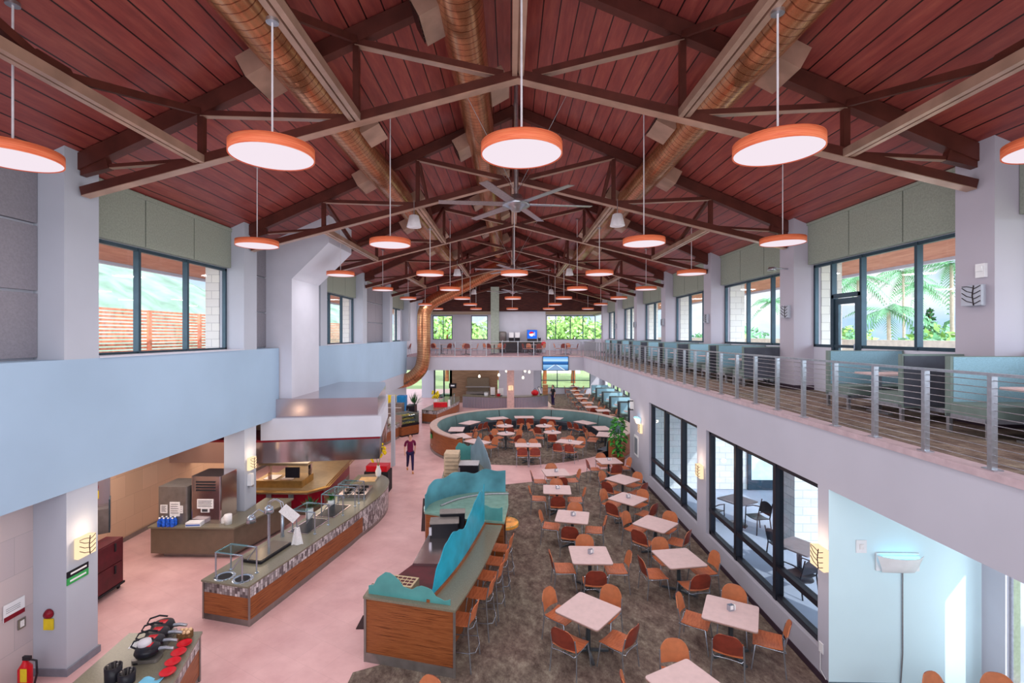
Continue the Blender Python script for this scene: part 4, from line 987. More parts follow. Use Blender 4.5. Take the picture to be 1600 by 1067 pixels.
MB().grid(lambda u, v: ((u - .5) * (.1 + .16 * v), .03 * math.sin(u * 9), .42 - .4 * v), 10, 6, .01).build('drape', M['paper'], t); MB().tube([(0, .03, 0), (0, .03, .46)], .012, 6).build('post', M['chrome'], t)
def plant(x, y, z, lab, h, r, leafm):
    t = thing('potted_plant', lab, 'plant', (x, y, z))
    MB().lathe([(.06, 0), (.09, .03), (.095, h), (.08, h), (.07, h - .03), (0, h - .03)], 16).build('pot', M['white'], t)
    lf = MB(); rr = random.Random(int(h * 1000))
    for k in range(70):
        a = rr.uniform(0, 6.28); e = rr.uniform(.2, 1.5); d = Vector((math.cos(a) * math.cos(e), math.sin(a) * math.cos(e), math.sin(e))); c = Vector((0, 0, h - .02)) + d * rr.uniform(0, r * .4)
        s_ = d.cross(Vector((0, 0, 1))).normalized() * .02; L = r * rr.uniform(.6, 1); lf.add([c, c + d * L * .6 + s_, c + d * L, c + d * L * .6 - s_], [(0, 1, 2, 3)])
    lf.build('foliage', leafm, t)
x, y, a = cline(.5, -.42); plant(x, y, ZT, 'bushy dark green plant in a slim white vase on the serving counter', .26, .3, M['leaf_dark'])
x, y, a = cline(.66, -.4); plant(x, y, ZT, 'low bright green plant in a white bowl on the serving counter', .14, .2, M['leaf'])
t = thing('gas_burner', 'six ring gas burner range set in the far part of the serving counter', 'cooker', (*cline(.8, -.1)[:2], ZT), cline(.8)[2])
MB().box(-.45, .45, -.4, .4, 0, .1).build('body', M['stainless'], t)
for i in range(3):
    for j in (-1, 1): MB().lathe([(.05, .1), (.11, .115), (.12, .1)], 14, ((i - 1) * .28, j * .19, 0)).bar(((i - 1) * .28 - .12, j * .19, .125), ((i - 1) * .28 + .12, j * .19, .125), .02, .02).bar(((i - 1) * .28, j * .19 - .12, .125), ((i - 1) * .28, j * .19 + .12, .125), .02, .02).build('burner', M['black'], t)
t = thing('serving_tray', 'beige tray beyond the burners on the serving counter', 'tray', (*cline(.93, -.05)[:2], ZT), cline(.93)[2])
MB().cb((0, 0, .01), (.5, .6, .02), 0, .04).build('base', mat('beige_tray', (214, 176, 132), .6), t); MB().cb((0, .29, .03), (.5, .02, .03)).cb((0, -.29, .03), (.5, .02, .03)).build('rim', M['alu'], t)
p = cline(.985, .25)
t = thing('orchid_vase', 'white vase with yellow orchids at the far end of the serving counter', 'flowers', (p[0], p[1] - .15, ZT))
MB().lathe([(.05, 0), (.09, .06), (.1, .2), (.05, .34), (.06, .38), (0, .36)], 16).build('vase', M['white'], t)
st_, fl_ = MB(), MB(); rr = random.Random(5)
for k in range(4):
    a = rr.uniform(0, 6.28); e = [(0, 0, .35), (.05 * math.cos(a), .05 * math.sin(a), .6), (.16 * math.cos(a), .16 * math.sin(a), .85 + .08 * k)]; st_.tube(e, .008, 5)
    for j in range(7): fl_.ball((e[2][0] + rr.uniform(-.08, .08), e[2][1] + rr.uniform(-.08, .08), e[2][2] - j * .05), .045, 8)
st_.build('stem', M['leaf'], t); fl_.build('blossom', mat('yellow_blossom', (240, 205, 30), .6), t)
t = thing('food_crate', 'red crate of packets behind the far end of the serving counter', 'crate', (-4.75, 17.2, 0))
MB().box(-.45, .4, -.3, .3, 0, .75).build('stand', M['blackmatte'], t); MB().box(-.4, .35, -.25, .25, .75, .95).build('crate', M['red'], t)
# back counter with juice machines
bc = thing('back_counter', 'grey back counter under the slush machines beside the kitchen column', 'counter')
pl_ = [(-9.1, 11.8), (-6.9, 11.8), (-6.45, 13.4), (-6.4, 14.0), (-7.25, 14.0), (-7.25, 12.92), (-7.92, 12.92), (-7.92, 14.0), (-9.1, 14.0)]
MB().prism([(-8.8, 11.95), (-7.05, 11.95), (-6.65, 13.4), (-7.2, 13.8), (-7.2, 12.9), (-8.8, 12.9)], 0, .12).build('kick_plate', M['kick'], bc)
MB().prism([(-9.05, 11.84), (-6.93, 11.84), (-6.5, 13.4), (-6.45, 13.95), (-7.22, 13.95), (-7.22, 12.9), (-9.05, 12.9)], .12, .76).build('front_panel', M['counter_side'], bc)
MB().prism(pl_, .76, .8).build('worktop', M['counter'], bc)
def machine(x, y, wd, dp, h, lab, vents):
    t = thing('drinks_machine', lab, 'drinks machine', (x, y, .8))
    MB().cb((0, dp / 2, h / 2), (wd, dp, h), 0, .04).build('body', M['stainless'] if vents else M['kick'], t)
    if vents:
        for k in range(4): MB().box(-wd * .32, wd * .32, -.012, 0, h - .16 - .07 * k, h - .12 - .07 * k).build('vent', M['blackmatte'], t)
    for (x0, x1, z0, z1) in (((-.22, .2, h * .32, h * .52), (-.12, .1, h * .24, h * .32)) if vents else ((-.3, -.12, h * .3, h * .52), (-.06, .2, h * .22, h * .6), (.2, .28, h * .3, h * .5))):
        q = MB().box(x0, x1, -.014, -.002, z0, z1).build('notice', M['paper'], t)
        ln = MB()
        for k in range(5):
            zz = z1 - (z1 - z0) * (k + 1) / 6.5; ln.box(x0 + .03, x1 - .03 - .02 * (k % 2), -.017, -.014, zz - .006, zz + .006)
        ln.build('writing', M['frame_dark'], q)
machine(-8.6, 11.98, .75, .75, .95, 'dark grey drinks machine with taped notices, left on the back counter', False)
machine(-7.78, 12.05, .78, .75, 1.2, 'tall steel drinks machine with vents and a notice beside the column', True)
t = thing('bottle_pack', 'shrink wrapped pack of blue bottles on the back counter', 'bottles', (-8.62, 11.88, .8))
mb = MB(); cp = MB()
for i in range(4):
    for j in range(2): mb.lathe([(.045, 0), (.05, .02), (.05, .13), (.02, .19), (.02, .2), (0, .2)], 8, (-.2 + .11 * i, -.05 + .1 * j - .0, .0)); cp.lathe([(.022, .2), (.022, .225), (0, .225)], 8, (-.2 + .11 * i, -.05 + .1 * j, 0))
mb.build('bottle', mat('blue_wrap', (36, 90, 200), .2, var=.3, scale=20), t); cp.build('lid', M['white'], t)
t = thing('glove_box', 'flat white cardboard box on the edge of the back counter', 'box', (-7.98, 11.93, .8), .1)
MB().box(-.18, .18, -.1, .1, 0, .1).build('carton', M['white'], t); MB().box(-.17, .17, -.104, -.1, .02, .06).build('printed_band', mat('blue_print', (90, 120, 190), .6), t)
t = thing('paper_roll', 'white paper towel roll on the back counter', 'paper roll', (-7.2, 12.05, .8))
MB().lathe([(.02, 0), (.09, 0), (.09, .24), (.02, .24)], 18).build('roll', M['paper'], t); MB().grid(lambda u, v: (-.09 - .1 * u, .02, .24 * v * (1 - .5 * u)), 3, 2, .004).build('sheet', M['paper'], t)
t = thing('soap_dispenser', 'white soap dispenser on the kitchen column', 'dispenser', (-7.3, 13.2, 1.45))
MB().box(0, .1, -.08, .08, -.02, .3).build('case', M['white'], t); MB().box(.02, .12, -.05, .05, -.06, -.02).build('lever', M['alu'], t)
# red buffet island below the hood
bi = thing('buffet_island', 'red fronted buffet island with steel tops and brass tray rail under the hood', 'buffet')
bp = [(-8.15, 14.8), (-6.35, 14.8), (-6.0, 15.25), (-6.3, 18.6), (-8.15, 18.6)]
stone = mat('buffet_stone', (150, 128, 100), .35)
MB().prism(bp, 0, .2).build('plinth', M['counter_side'], bi); MB().prism(bp, .2, .66).build('base_panel', M['darkred'], bi)
MB().prism([(-8.2, 14.74), (-6.33, 14.74), (-5.94, 15.23), (-6.25, 18.65), (-8.2, 18.65)], .66, .78).build('worktop', stone, bi)
tr_ = [(-8.2, 14.6, .76), (-6.28, 14.6, .76), (-5.8, 15.2, .76), (-6.1, 18.6, .76)]
for o in (0, .07, .14): MB().tube([(p[0] + (-o if i > 1 else 0), p[1] + (o if i < 2 else 0), p[2]) for i, p in enumerate(tr_)], .018, 8).build('tray_rail', M['brass'], bi)
for x in (-7.6, -6.9): MB().box(x, x + .16, 14.72, 14.78, .55, .66).build('bracket', M['chrome'], bi)
MB().box(-8.1, -6.6, 15.0, 15.9, .78, 1.0).build('heated_well', M['brass'], bi)
for x in (-7.7, -7.15): MB().cb((x, 15.35, 1.005), (.4, .5, .02), 0, .05).build('food_pan', M['stainless'], bi)
for x in (-8.0, -6.65): MB().box(x - .04, x + .04, 15.7, 15.8, 1.0, 1.45).build('upright', M['stainless'], bi)
sh = MB().box(-8.1, -6.5, 15.2, 16.6, 1.42, 1.5).build('top_shelf', stone, bi)
mb = MB()
for k in range(14): mb.box(-7.8 + .08 * k, -7.76 + .08 * k, 15.4, 15.75, 1.5, 1.506)
mb.build('slot', M['blackmatte'], sh)
MB().box(-7.2, -6.75, 15.15, 15.2, 1.05, 1.38).build('dark_opening', M['black'], bi)
# waffle counter at the lower left
wc = [(-5.0, 7.66), (-4.85, 7.15), (-4.69, 6.63), (-4.4, 5.4)]; wl_ = [(-6.15, 7.58), (-6.1, 7.0), (-6.05, 6.4), (-6.0, 5.4)]
counter_run('waffle_counter', 'stone topped counter with waffle irons in the near left corner', wc, wl_, ZT)
def waffle():
    t = thing('waffle_iron', '', 'waffle iron')
    MB().cb((0, 0, .03), (.36, .2, .05), 0, .04).build('base', M['kick'], t)
    MB().lathe([(0, .09), (.15, .1), (.17, .14), (.15, .2), (.1, .22), (0, .22)], 20).build('drum', M['black'], t)
    MB().box(-.06, .06, -.05, .05, .22, .225).build('badge', M['red'], t)
    MB().tube([(.15, 0, .15), (.25, 0, .16), (.36, 0, .14)], [.03, .026, .022], 8).build('handle', M['alu'], t)
    MB().tube([(-.15, 0, .17), (-.24, .02, .2), (-.22, .06, .25), (-.1, .1, .27), (.02, .1, .25)], .014, 6).build('cord', M['black'], t)
    return t
WF = Stamp(waffle)
for i, (px, py) in enumerate(((266, 993), (258, 1005), (250, 1018), (243, 1031))):
    g = G(px, py, ZT); WF((g.x - .12, g.y, ZT), .15, 'black and silver waffle iron, %s from the far end of the waffle counter' % ORD[i], 'waffle irons')
def bowl():
    t = thing('red_bowl', '', 'bowl')
    MB().lathe([(.04, 0), (.1, .04), (.105, .05), (.095, .045), (.04, .012), (0, .012)], 20).build('dish', M['red'], t); MB().lathe([(.045, -.0), (.045, .006), (0, .006)], 12).build('foot_ring', M['darkred'], t)
    return t
BW = Stamp(bowl)
for i, (px, py) in enumerate(((288, 1009), (279, 1023), (270, 1038), (262, 1054))):
    g = G(px, py, ZT); BW((g.x, g.y, ZT), 0, 'shallow red dish, %s from the far end of the waffle counter' % ORD[i], 'red dishes beside the waffle irons')
g = G(289, 997, ZT); t = thing('egg_basket', 'small wicker basket of eggs on the far end of the waffle counter', 'basket', (g.x, g.y, ZT), .2)
MB().cb((0, 0, .05), (.2, .16, .1), 0, .03).build('basket', mat('wicker', (110, 78, 48), .8, var=.3, scale=40), t)
mb = MB(); [mb.ball((-.06 + .06 * i, -.04 + .08 * j, .11), .032, 8) for i in range(3) for j in range(2)]; mb.build('egg', mat('egg_shell', (230, 190, 150), .6), t)
g = G(222, 1005, ZT); t = thing('instruction_sheet', 'white paper sheet lying on the waffle counter', 'paper', (g.x, g.y, ZT), .3)
MB().box(-.15, .15, -.1, .1, 0, .004).build('sheet', M['paper'], t); mb = MB(); [mb.box(-.12, .1, -.07 + .03 * k, -.065 + .03 * k, .004, .005) for k in range(5)]; mb.build('writing', M['frame'], t)
for i, (px, py, h) in enumerate(((177, 1062, .2), (198, 1066, .15))):
    g = G(px, py, ZT); t = thing('utensil_canister', '%s black utensil canister on the waffle counter' % ('taller' if i == 0 else 'shorter'), 'canister', (g.x, g.y, ZT))
    MB().lathe([(.1, 0), (.105, h), (.09, h), (.085, .03), (0, .03)], 18).build('cup', M['black'], t); mb = MB(); [mb.tube([(.04 * math.cos(k), .04 * math.sin(k), .03), (.06 * math.cos(k), .06 * math.sin(k), h + .03)], .012, 6) for k in range(5)]; mb.build('utensil', M['kick'], t)
g = G(226, 1030, ZT); t = thing('batter_dispenser', 'white and black batter dispenser on the waffle counter', 'dispenser', (g.x, g.y, ZT), .5)
MB().lathe([(.03, .1), (.07, .15), (.09, .24), (.08, .28), (0, .29)], 16).build('hopper', M['speaker'], t); MB().tube([(0, 0, 0), (0, 0, .14)], .04, 10).build('neck', M['black'], t); MB().cb((0, 0, .012), (.26, .2, .024), 0, .03).build('base', M['black'], t)
g = G(232, 1068, ZT); single('blue_towel', MB().grid(lambda u, v: (g.x + (u - .5) * .28, g.y + (v - .5) * .2, ZT + .012 + .02 * math.sin(u * 7) * math.sin(v * 5) ** 2), 8, 6, .008), mat('blue_towel', (120, 190, 220), .9), 'light blue towel at the lower edge of the waffle counter', 'towel')
# left wall odds and ends
t = thing('food_cart', 'dark red two door food cart standing by the tiled kitchen wall', 'cart', (-8.62, 10.1, 0), R(2))
t.scale = (.62, 1, 1)
MB().box(-.6, 0, -.37, .37, .14, 1.12).build('body', M['maroon'], t)
for z0, z1 in ((.16, .62), (.64, 1.1)):
    d = MB().box(0, .03, -.35, .33, z0, z1).build('door', M['maroon'], t); MB().box(.03, .06, .1, .14, z1 - .2, z1 - .03).build('latch', M['blackmatte'], d)
MB().box(-.62, .05, -.39, .39, .1, .14).build('bumper', M['blackmatte'], t)
for x in (-.5, -.08):
    for y in (-.3, .3): MB().lathe([(.0, -.02), (.05, -.02), (.05, .02), (0, .02)], 12).xf(Matrix.Translation((x, y, .05)) @ Matrix.Rotation(PI / 2, 4, 'X')).build('caster', M['black'], t)
t = thing('hand_wash_station', 'steel wall mounted hand wash cabinet above the food cart', 'hand wash cabinet', (-9.42, 10.62, 1.15), R(38))
t.scale = (.8, .8, 1)
MB().box(-.35, .35, -.3, .1, 0, .55).build('basin', M['kick'], t); MB().box(-.35, .35, -.02, .1, .55, 1.6).build('back_panel', M['stainless'], t); MB().box(.33, .36, -.3, .1, .0, .75).build('side_guard', M['frame'], t)
def alarm(loc, rz, lab):
    t = thing('call_button', lab, 'call button', loc, rz)
    MB().box(-.08, .08, -.02, 0, -.2, -.02).build('yellow_plate', M['yellow'], t); MB().lathe([(0, .07), (.05, .06), (.075, .02), (.08, 0), (0, 0)], 16).xf(Matrix.Translation((0, 0, .06)) @ Matrix.Rotation(PI / 2, 4, 'X')).build('button', M['darkred'], t)
alarm((-7.58, 7.69, .97), 0, 'round red call button with yellow plate on the near column'); alarm((-9.403, 10.597, 2.1), R(38), 'round red call button with yellow plate above the food cart')
t = thing('door_sign', 'white and red room sign on the tiled wall at the left edge', 'sign', (-7.85, 7.42, 1.27))
MB().box(0, .015, -.2, .12, -.12, .14).build('plate', M['white'], t); MB().box(.015, .018, -.2, .12, -.12, -.05).build('red_band', M['darkred'], t); mb = MB(); [mb.box(.015, .017, -.17, .05, .0 + .03 * k, .006 + .03 * k) for k in range(3)]; mb.build('writing', M['frame'], t)
t = thing('light_switch', 'light switch on the tiled wall at the left edge', 'switch', (-7.85, 7.5, .98))
MB().box(0, .012, -.06, .06, -.08, .08).build('plate', M['kick'], t); MB().box(.012, .02, -.03, .03, -.05, .05).build('rocker', M['paper'], t)
t = thing('direction_sign', 'black and green direction sign on the near left column', 'sign', (-7.3, 7.9, 1.58))
MB().box(0, .015, -.2, .2, .02, .12).build('black_plate', M['black'], t); MB().box(0, .015, -.2, .2, -.1, .01).build('green_plate', M['green'], t); MB().box(.015, .018, -.14, .16, .055, .085).box(.015, .018, -.15, .15, -.06, -.03).build('writing', M['white'], t)
t = thing('fire_extinguisher', 'red fire extinguisher with yellow tag at the foot of the tiled wall', 'fire extinguisher', (-7.6, 7.32, 0))
MB().lathe([(.08, 0), (.09, .02), (.09, .4), (.04, .48), (.03, .52), (0, .52)], 18).build('tank', M['red'], t); MB().box(-.03, .09, -.02, .02, .52, .58).build('valve', M['black'], t); MB().tube([(.03, 0, .54), (.16, .02, .5), (.17, .02, .3), (.12, .02, .1)], .015, 6).build('hose', M['black'], t); MB().box(.02, .12, -.1, -.092, .24, .44).build('tag', M['yellow'], t)
# ------------------------------------------------------------------ stool bar island
isl = thing('bar_island', 'stool bar island with zebra wood end panel and stone bar top', 'bar counter')
A_, B_ = Vector((-2.5, 8.19)), Vector((-.92, 7.82)); en = (B_ - A_).normalized(); nn = Vector((-en.y, en.x))
def endp(mb, a, b, z0, z1, th): 
    p = [a, b, b + nn * th, a + nn * th]; return mb.prism(p, z0, z1)
endp(MB(), A_, B_, .16, 1.09, .05).build('end_panel', M['zebra'], isl)
endp(MB(), A_ - nn * .015, B_ - nn * .015, 0, .16, .05).build('kick_plate', M['kick'], isl)
for p in (A_, B_): MB().box(p.x - .02, p.x + .02, p.y - .02, p.y + .02, 0, 1.09).build('corner_trim', M['kick'], isl)
inner = curve_pts([(-1.38, 8.0), (-1.12, 8.8), (-.86, 9.9), (-.62, 11.35)], 4); outer = curve_pts([(-.9, 7.78), (-.66, 8.7), (-.43, 9.8), (-.2, 11.3)], 4)
MB().prism([(-2.53, 8.16), (-.9, 7.78)] + outer[1:] + inner[::-1][:-1] + [(-1.3, 8.32), (-2.5, 8.6)], 1.09, 1.13).build('bar_top', M['counter'], isl)
ki = [(p[0] + .06, p[1]) for p in inner]; ko = [(p[0] + .14, p[1]) for p in inner]
MB().prism(ko + ki[::-1], 0, 1.09).build('knee_wall', M['zebra'], isl)
MB().prism([(p[0] + .03, p[1]) for p in inner] + [(p[0] - .03, p[1]) for p in inner[::-1]], 1.13, 1.18).build('wood_strip', M['zebra'], isl)
lw = [(-2.4, 8.5), (-1.45, 8.28), (-1.2, 9.0), (-.95, 10.0), (-.72, 11.35), (-1.0, 11.68), (-1.88, 12.02), (-2.0, 10.0), (-2.3, 9.3)]
MB().prism(lw, 0, .85).build('back_cabinet', M['maroon'], isl); MB().prism([(-2.02, 9.85), (-.98, 9.85), (-.72, 11.35), (-1.0, 11.68), (-1.9, 12.02)], .85, .9).build('steel_top', M['stainless'], isl)
def wave(name, lab, path, z0, hs, m, tall=None, par=None):
    """upright wavy sheet on a plan path; hs = heights along it"""
    q = curve_pts(path, 10); n = len(q); mb = MB()
    def hh(u):
        f = u * (len(hs) - 1); i = min(int(f), len(hs) - 2); t_ = f - i; s_ = t_ * t_ * (3 - 2 * t_); return hs[i] * (1 - s_) + hs[i + 1] * s_
    mb.grid(lambda u, v: (*[q[min(int(u * (n - 1) + .5), n - 1)][k] for k in (0, 1)], z0 + v * hh(u)), n - 1, 3, .012)
    return mb.build(name, m, par) if par is not None else single(name, mb, m, lab, 'screen', 'wave screens on the drink islands')
wave('wave_screen', 'pale teal wave edged screen on the end of the stool bar', [(-2.46, 8.25), (-1.75, 8.09), (-1.0, 7.92)], 1.13, [.14, .16, .34, .42, .36, .2, .17, .26, .24, .1, .06, .1], M['teal_soft'])
wave('wave_screen', 'bright teal wave edged screen rising along the stool bar', [(p[0], p[1]) for p in (inner[1], inner[4], inner[7], inner[10], inner[-1])], 1.18, [.06, .42, .66, .74, .66, .56, .7, .82, .88, .76, .9], M['teal'])
t = thing('bread_rack', 'cream slotted rack behind the end screen of the stool bar', 'rack', (-2.0, 8.85, .85), R(-12))
MB().box(-.25, .25, -.18, .18, .0, .2).build('case', mat('cream_rack', (206, 184, 150), .6), t); mb = MB(); [mb.box(-.22 + .09 * i, -.15 + .09 * i, -.13 + .1 * j, -.07 + .1 * j, .2, .204) for i in range(5) for j in range(3)]; mb.build('slot', M['maroon'], t)
def blackbox(x, y, w_, d_, h, z, lab, rz=0, top='kick'):
    t = thing('coffee_machine', lab, 'coffee machine', (x, y, z), rz)
    MB().cb((0, 0, h / 2), (w_, d_, h), 0, .02).build('body', M['black'], t); MB().cb((0, 0, h + .008), (w_ + .02, d_ + .02, .016), 0, .02).build('top_plate', M[top], t); MB().box(-w_ / 2 - .02, -w_ / 2 + .04, -d_ / 2 - .015, -d_ / 2, .08, h - .06).build('side_strip', M['alu'], t)
    return t
blackbox(-1.56, 11.28, .66, .4, .33, .9, 'black coffee machine with steel top on the stool bar worktop, nearer one', .1)
blackbox(-1.42, 11.68, .6, .3, .4, .9, 'black coffee machine with steel top on the stool bar worktop, farther one', .1)
def make_stool():
    t = thing('bar_stool', '', 'bar stool', group='bar stools along the stool bar')
    MB().grid(lambda u, v: ((u - .5) * .4, -.2 + .4 * v, .742 - .018 * math.cos((u - .5) * PI) + .014 * (2 * v - 1) ** 2), 8, 6, .014).build('seat', M['ply'], t)
    MB().grid(lambda u, v: ((u - .5) * (.4 - .06 * v * v), -.215 - .045 * math.cos((u - .5) * PI) - .06 * v, .79 + .28 * v - .05 * (2 * u - 1) ** 4 * v), 8, 6, .013).build('backrest', M['ply'], t)
    for s in (-1, 1):
        MB().tube([(s * .25, .24, 0), (s * .2, .17, .73)], .012, 7).build('leg', M['chrome'], t)
        MB().tube([(s * .26, -.27, 0), (s * .215, -.2, .71), (s * .208, -.245, .98)], .012, 7).build('leg', M['chrome'], t)
    MB().tube([(-.235, .21, .3), (.235, .21, .3)], .01, 6).build('footrest', M['chrome'], t)
    MB().tube([(-.24, -.24, .33), (-.12, -.3, .28), (.12, -.3, .28), (.24, -.24, .33)], .01, 6).tube([(-.213, -.2, .71), (-.1, -.25, .68), (.1, -.25, .68), (.213, -.2, .71)], .01, 6).build('rear_rail', M['chrome'], t)
    for s in (-1, 1): MB().tube([(s * .23, .21, .3), (s * .245, -.24, .33)], .009, 6).build('side_rail', M['chrome'], t)
    return t
SL = Stamp(make_stool)
for i, (x, y) in enumerate(((-.66, 8.17), (-.40, 9.0), (-.24, 9.66), (-.13, 10.3), (-.04, 10.95))):
    SL((x - .2, y + .05, 0), R(77), 'wooden bar stool with chrome legs, %s from the near end of the stool bar' % ORD[i])
# second drinks station with curved screens
s2 = thing('drink_station', 'green topped curved drink station behind the stool bar', 'counter')
p2 = [(-1.0, 11.75), (-.15, 11.6)] + [(-.06, 12.8), (-.08, 13.9)] + curve_pts([(-.6, 14.0), (-1.3, 13.75), (-1.95, 13.25), (-2.28, 12.7), (-2.2, 12.2)], 4)
MB().prism([(p[0] * .97 - .03, p[1] * .985 + .18) for p in p2], 0, 1.04).build('body', M['zebra'], s2); MB().prism(p2, 1.04, 1.08).build('worktop', mat('green_glass_top', (120, 152, 140), .15, var=.06), s2)
wave('wave_screen', 'tall blue teal wave screen curving round the second drink station', [(-2.2, 12.3), (-2.12, 12.9), (-1.6, 13.5), (-.9, 13.85), (-.15, 13.87)], 1.08, [.42, .40, .52, .6, .56, .66, .62, .54, .66, .6, .62], M['teal_mid'])
wave('wave_screen', 'low green wave screen on the near edge of the second drink station', [(-1.0, 11.82), (-.55, 11.75), (-.2, 11.68)], 1.08, [.1, .3, .36, .3, .3, .34], M['teal_soft'])
single('station_cap', MB().tube([(p[0] + .25, p[1] - .25, 1.1) for p in curve_pts([(-2.1, 12.9), (-1.6, 13.5), (-.9, 13.85), (-.3, 13.9)], 5)], .025, 6), M['alu'], 'curved pale cap rail on the second drink station', 'rail')
t = thing('side_ledge', 'half round orange ledge with glass rim at the end of the stool bar', 'ledge', (-.12, 11.9, .92))
pp_ = [(.32 * math.cos(R(a)), .38 * math.sin(R(a))) for a in range(-90, 91, 15)]
MB().prism(pp_, 0, .05).build('top', mat('orange_stone', (214, 130, 50), .3, var=.3, scale=6), t); MB().tube([(*p, .06) for p in pp_], .012, 6).build('rim', M['glass_green'], t); MB().tube([(.0, 0, 0), (-.0, 0, -.92)], .03, 8).build('support', M['alu'], t)
# third station
s3 = thing('drink_station', 'farthest drink station with frosted wave screens near the round seating', 'counter')
p3_ = [(-.6, 14.3), (-.55, 15.2), (-.95, 17.2), (-1.5, 18.1), (-2.05, 17.9), (-2.3, 16.4), (-2.2, 14.6)]
MB().prism([(p[0] * .98, p[1]) for p in p3_], 0, .9).build('body', M['maroon'], s3); MB().prism(p3_, .9, .94).build('worktop', M['counter'], s3)
wave('wave_screen', 'grey frosted wave screen along the dining side of the farthest station', [(-.64, 14.35), (-.62, 15.2), (-1.0, 17.1), (-1.5, 18.02)], .94, [.3, .36, .42, .5, .6, .72, .86, .98, .6, .5], M['teal_grey'])
wave('wave_screen', 'teal wave screen across the far end of the farthest station', [(-2.05, 17.82), (-1.75, 17.95), (-1.48, 18.03)], .94, [.5, .66, .6, .5, .56], M['teal_soft'])
t = thing('cup_rack', 'cream stacked cup rack on the farthest drink station', 'rack', (-1.98, 16.2, .94))
MB().box(-.24, .24, -.3, .3, 0, .72).build('case', mat('cream_case', (200, 176, 150), .6), t)
for k in range(5): MB().box(-.2, .26, -.31, -.3, .06 + .13 * k, .075 + .13 * k).box(.24, .25, -.28, .28, .06 + .13 * k, .075 + .13 * k).build('shelf', M['counter_side'], t)
blackbox(-1.35, 15.6, .62, .6, .5, .94, 'dark blue and silver coffee machine on the farthest drink station', 0, 'alu')
for pts, nm in (([(556, 983), (567, 962), (600, 962), (600, 983)], 'beside the end panel of the stool bar'), ([(658, 830), (661, 779), (676, 779), (676, 830)], 'beside the second drink station')):
    q = [G(a, b, 0) for a, b in pts]; single('floor_mat', MB().prism([(p.x, p.y) for p in q], 0, .012), mat('dark_floor_mat', (62, 44, 46), .9), 'dark floor mat ' + nm, 'mat')
# far left bakery: counter, display case, buffet, machines
bkr = curve_pts([(-6.35, 24.3), (-6.2, 25.2), (-6.05, 26.1)], 3); bkl = [(-7.2, 24.4), (-7.15, 25.2), (-7.1, 26.2)]
counter_run('bakery_counter', 'curved wood fronted bakery counter with mosaic band at far left', bkr, bkl, .85)
t = thing('display_case', 'glass pastry display case beside the bakery counter', 'display case', (-5.6, 26.7, 0), R(52))
MB().box(-.62, .62, 0, 1.0, .08, .55).build('base', M['zebra'], t); MB().box(-.6, .6, .02, .98, 0, .08).build('plinth', M['black'], t); MB().box(-.63, .63, -.01, .03, .55, .66).build('front_rail', M['black'], t)
MB().grid(lambda u, v: (-.62 + 1.24 * u, .55 - .55 * math.cos(v * PI / 2), .66 + .55 * math.sin(v * PI / 2)), 2, 8).build('curved_glass', M['glass_green'], t)
MB().box(-.62, -.6, .0, 1.0, .55, 1.2).box(.6, .62, 0, 1.0, .55, 1.2).box(-.62, .62, .96, 1.0, .55, 1.22).build('case_frame', M['alu'], t)
rr = random.Random(9)
for k, z in enumerate((.66, .86, 1.04)):
    sf = MB().box(-.6, .6, .12 + .1 * k, .95, z, z + .015).build('shelf', M['alu'], t)
    mb = MB(); [mb.ball((-.5 + .12 * i, .25 + .1 * k + .25 * j, z + .04), .05, 8, (1, 1, .7)) for i in range(9) for j in range(2)]; mb.build('pastry', mat('pastry_%d' % k, (214, 160, 90), .7, var=.3, scale=9), sf)
for i, (x, y) in enumerate(((-6.62, 24.7), (-6.5, 25.7))):
    t = thing('milk_jug', 'white jug on the bakery counter, %s one' % ('nearer' if i == 0 else 'farther'), 'jug', (x, y, .85), 0, 'white jugs')
    MB().lathe([(.09, 0), (.1, .02), (.1, .2), (.05, .32), (.05, .36), (0, .36)], 14).build('body', M['white'], t); MB().tube([(.08, 0, .3), (.15, 0, .25), (.1, 0, .12)], .015, 6).build('handle', M['white'], t)
t = thing('breadstick_jar', 'copper tray of breadsticks on the bakery counter', 'breadsticks', (-6.62, 25.2, .85))
MB().cb((0, 0, .03), (.4, .4, .06), 0, .04).build('tray', M['copper'], t); mb = MB(); [mb.tube([(-.1 + .1 * k, 0, .06), (-.1 + .1 * k, 0, .55)], .02, 6) for k in range(3)]; mb.build('breadstick', mat('bread', (206, 150, 90), .8), t)
br_ = curve_pts([(-4.64, 30.0), (-4.2, 32.0), (-3.75, 34.5), (-3.95, 37.0)], 3); bl_ = [(-5.67, 30.4), (-5.4, 32.2), (-5.1, 34.5), (-5.1, 37.0)]
counter_run('salad_counter', 'far salad counter with wood front and mosaic band beyond the round seating', br_, bl_, .88)
t = thing('red_display_box', 'red snack display box on the far salad counter', 'box', (-4.6, 31.6, .88), .2)
MB().box(-.5, .4, -.2, .2, 0, .3).build('tray', M['red'], t); MB().box(.45, .6, -.05, .1, 0, .45).build('card', M['paper'], t)
t = thing('flower_vase', 'white vase of yellow flowers on the far salad counter', 'flowers', (-5.1, 32.5, .88))
MB().lathe([(.1, 0), (.14, .1), (.08, .4), (0, .4)], 12).build('vase', M['white'], t); mb = MB(); [mb.ball((rr.uniform(-.25, .25), rr.uniform(-.2, .2), rr.uniform(.45, .95)), .09, 7) for k in range(16)]; mb.build('blossom', M['yellow'], t)
t = thing('salad_guard', 'glass guard with chrome posts on the far salad counter', 'sneeze guard', (-4.5, 33.6, .88))
for x, y in ((-.4, -.6), (.4, -.6), (-.4, 1.2), (.4, 1.2)): MB().tube([(x, y, 0), (x, y, .5)], .02, 6).build('post', M['chrome'], t)
MB().box(-.45, .45, -.65, 1.25, .5, .52).build('glass_shelf', M['glass_green'], t)
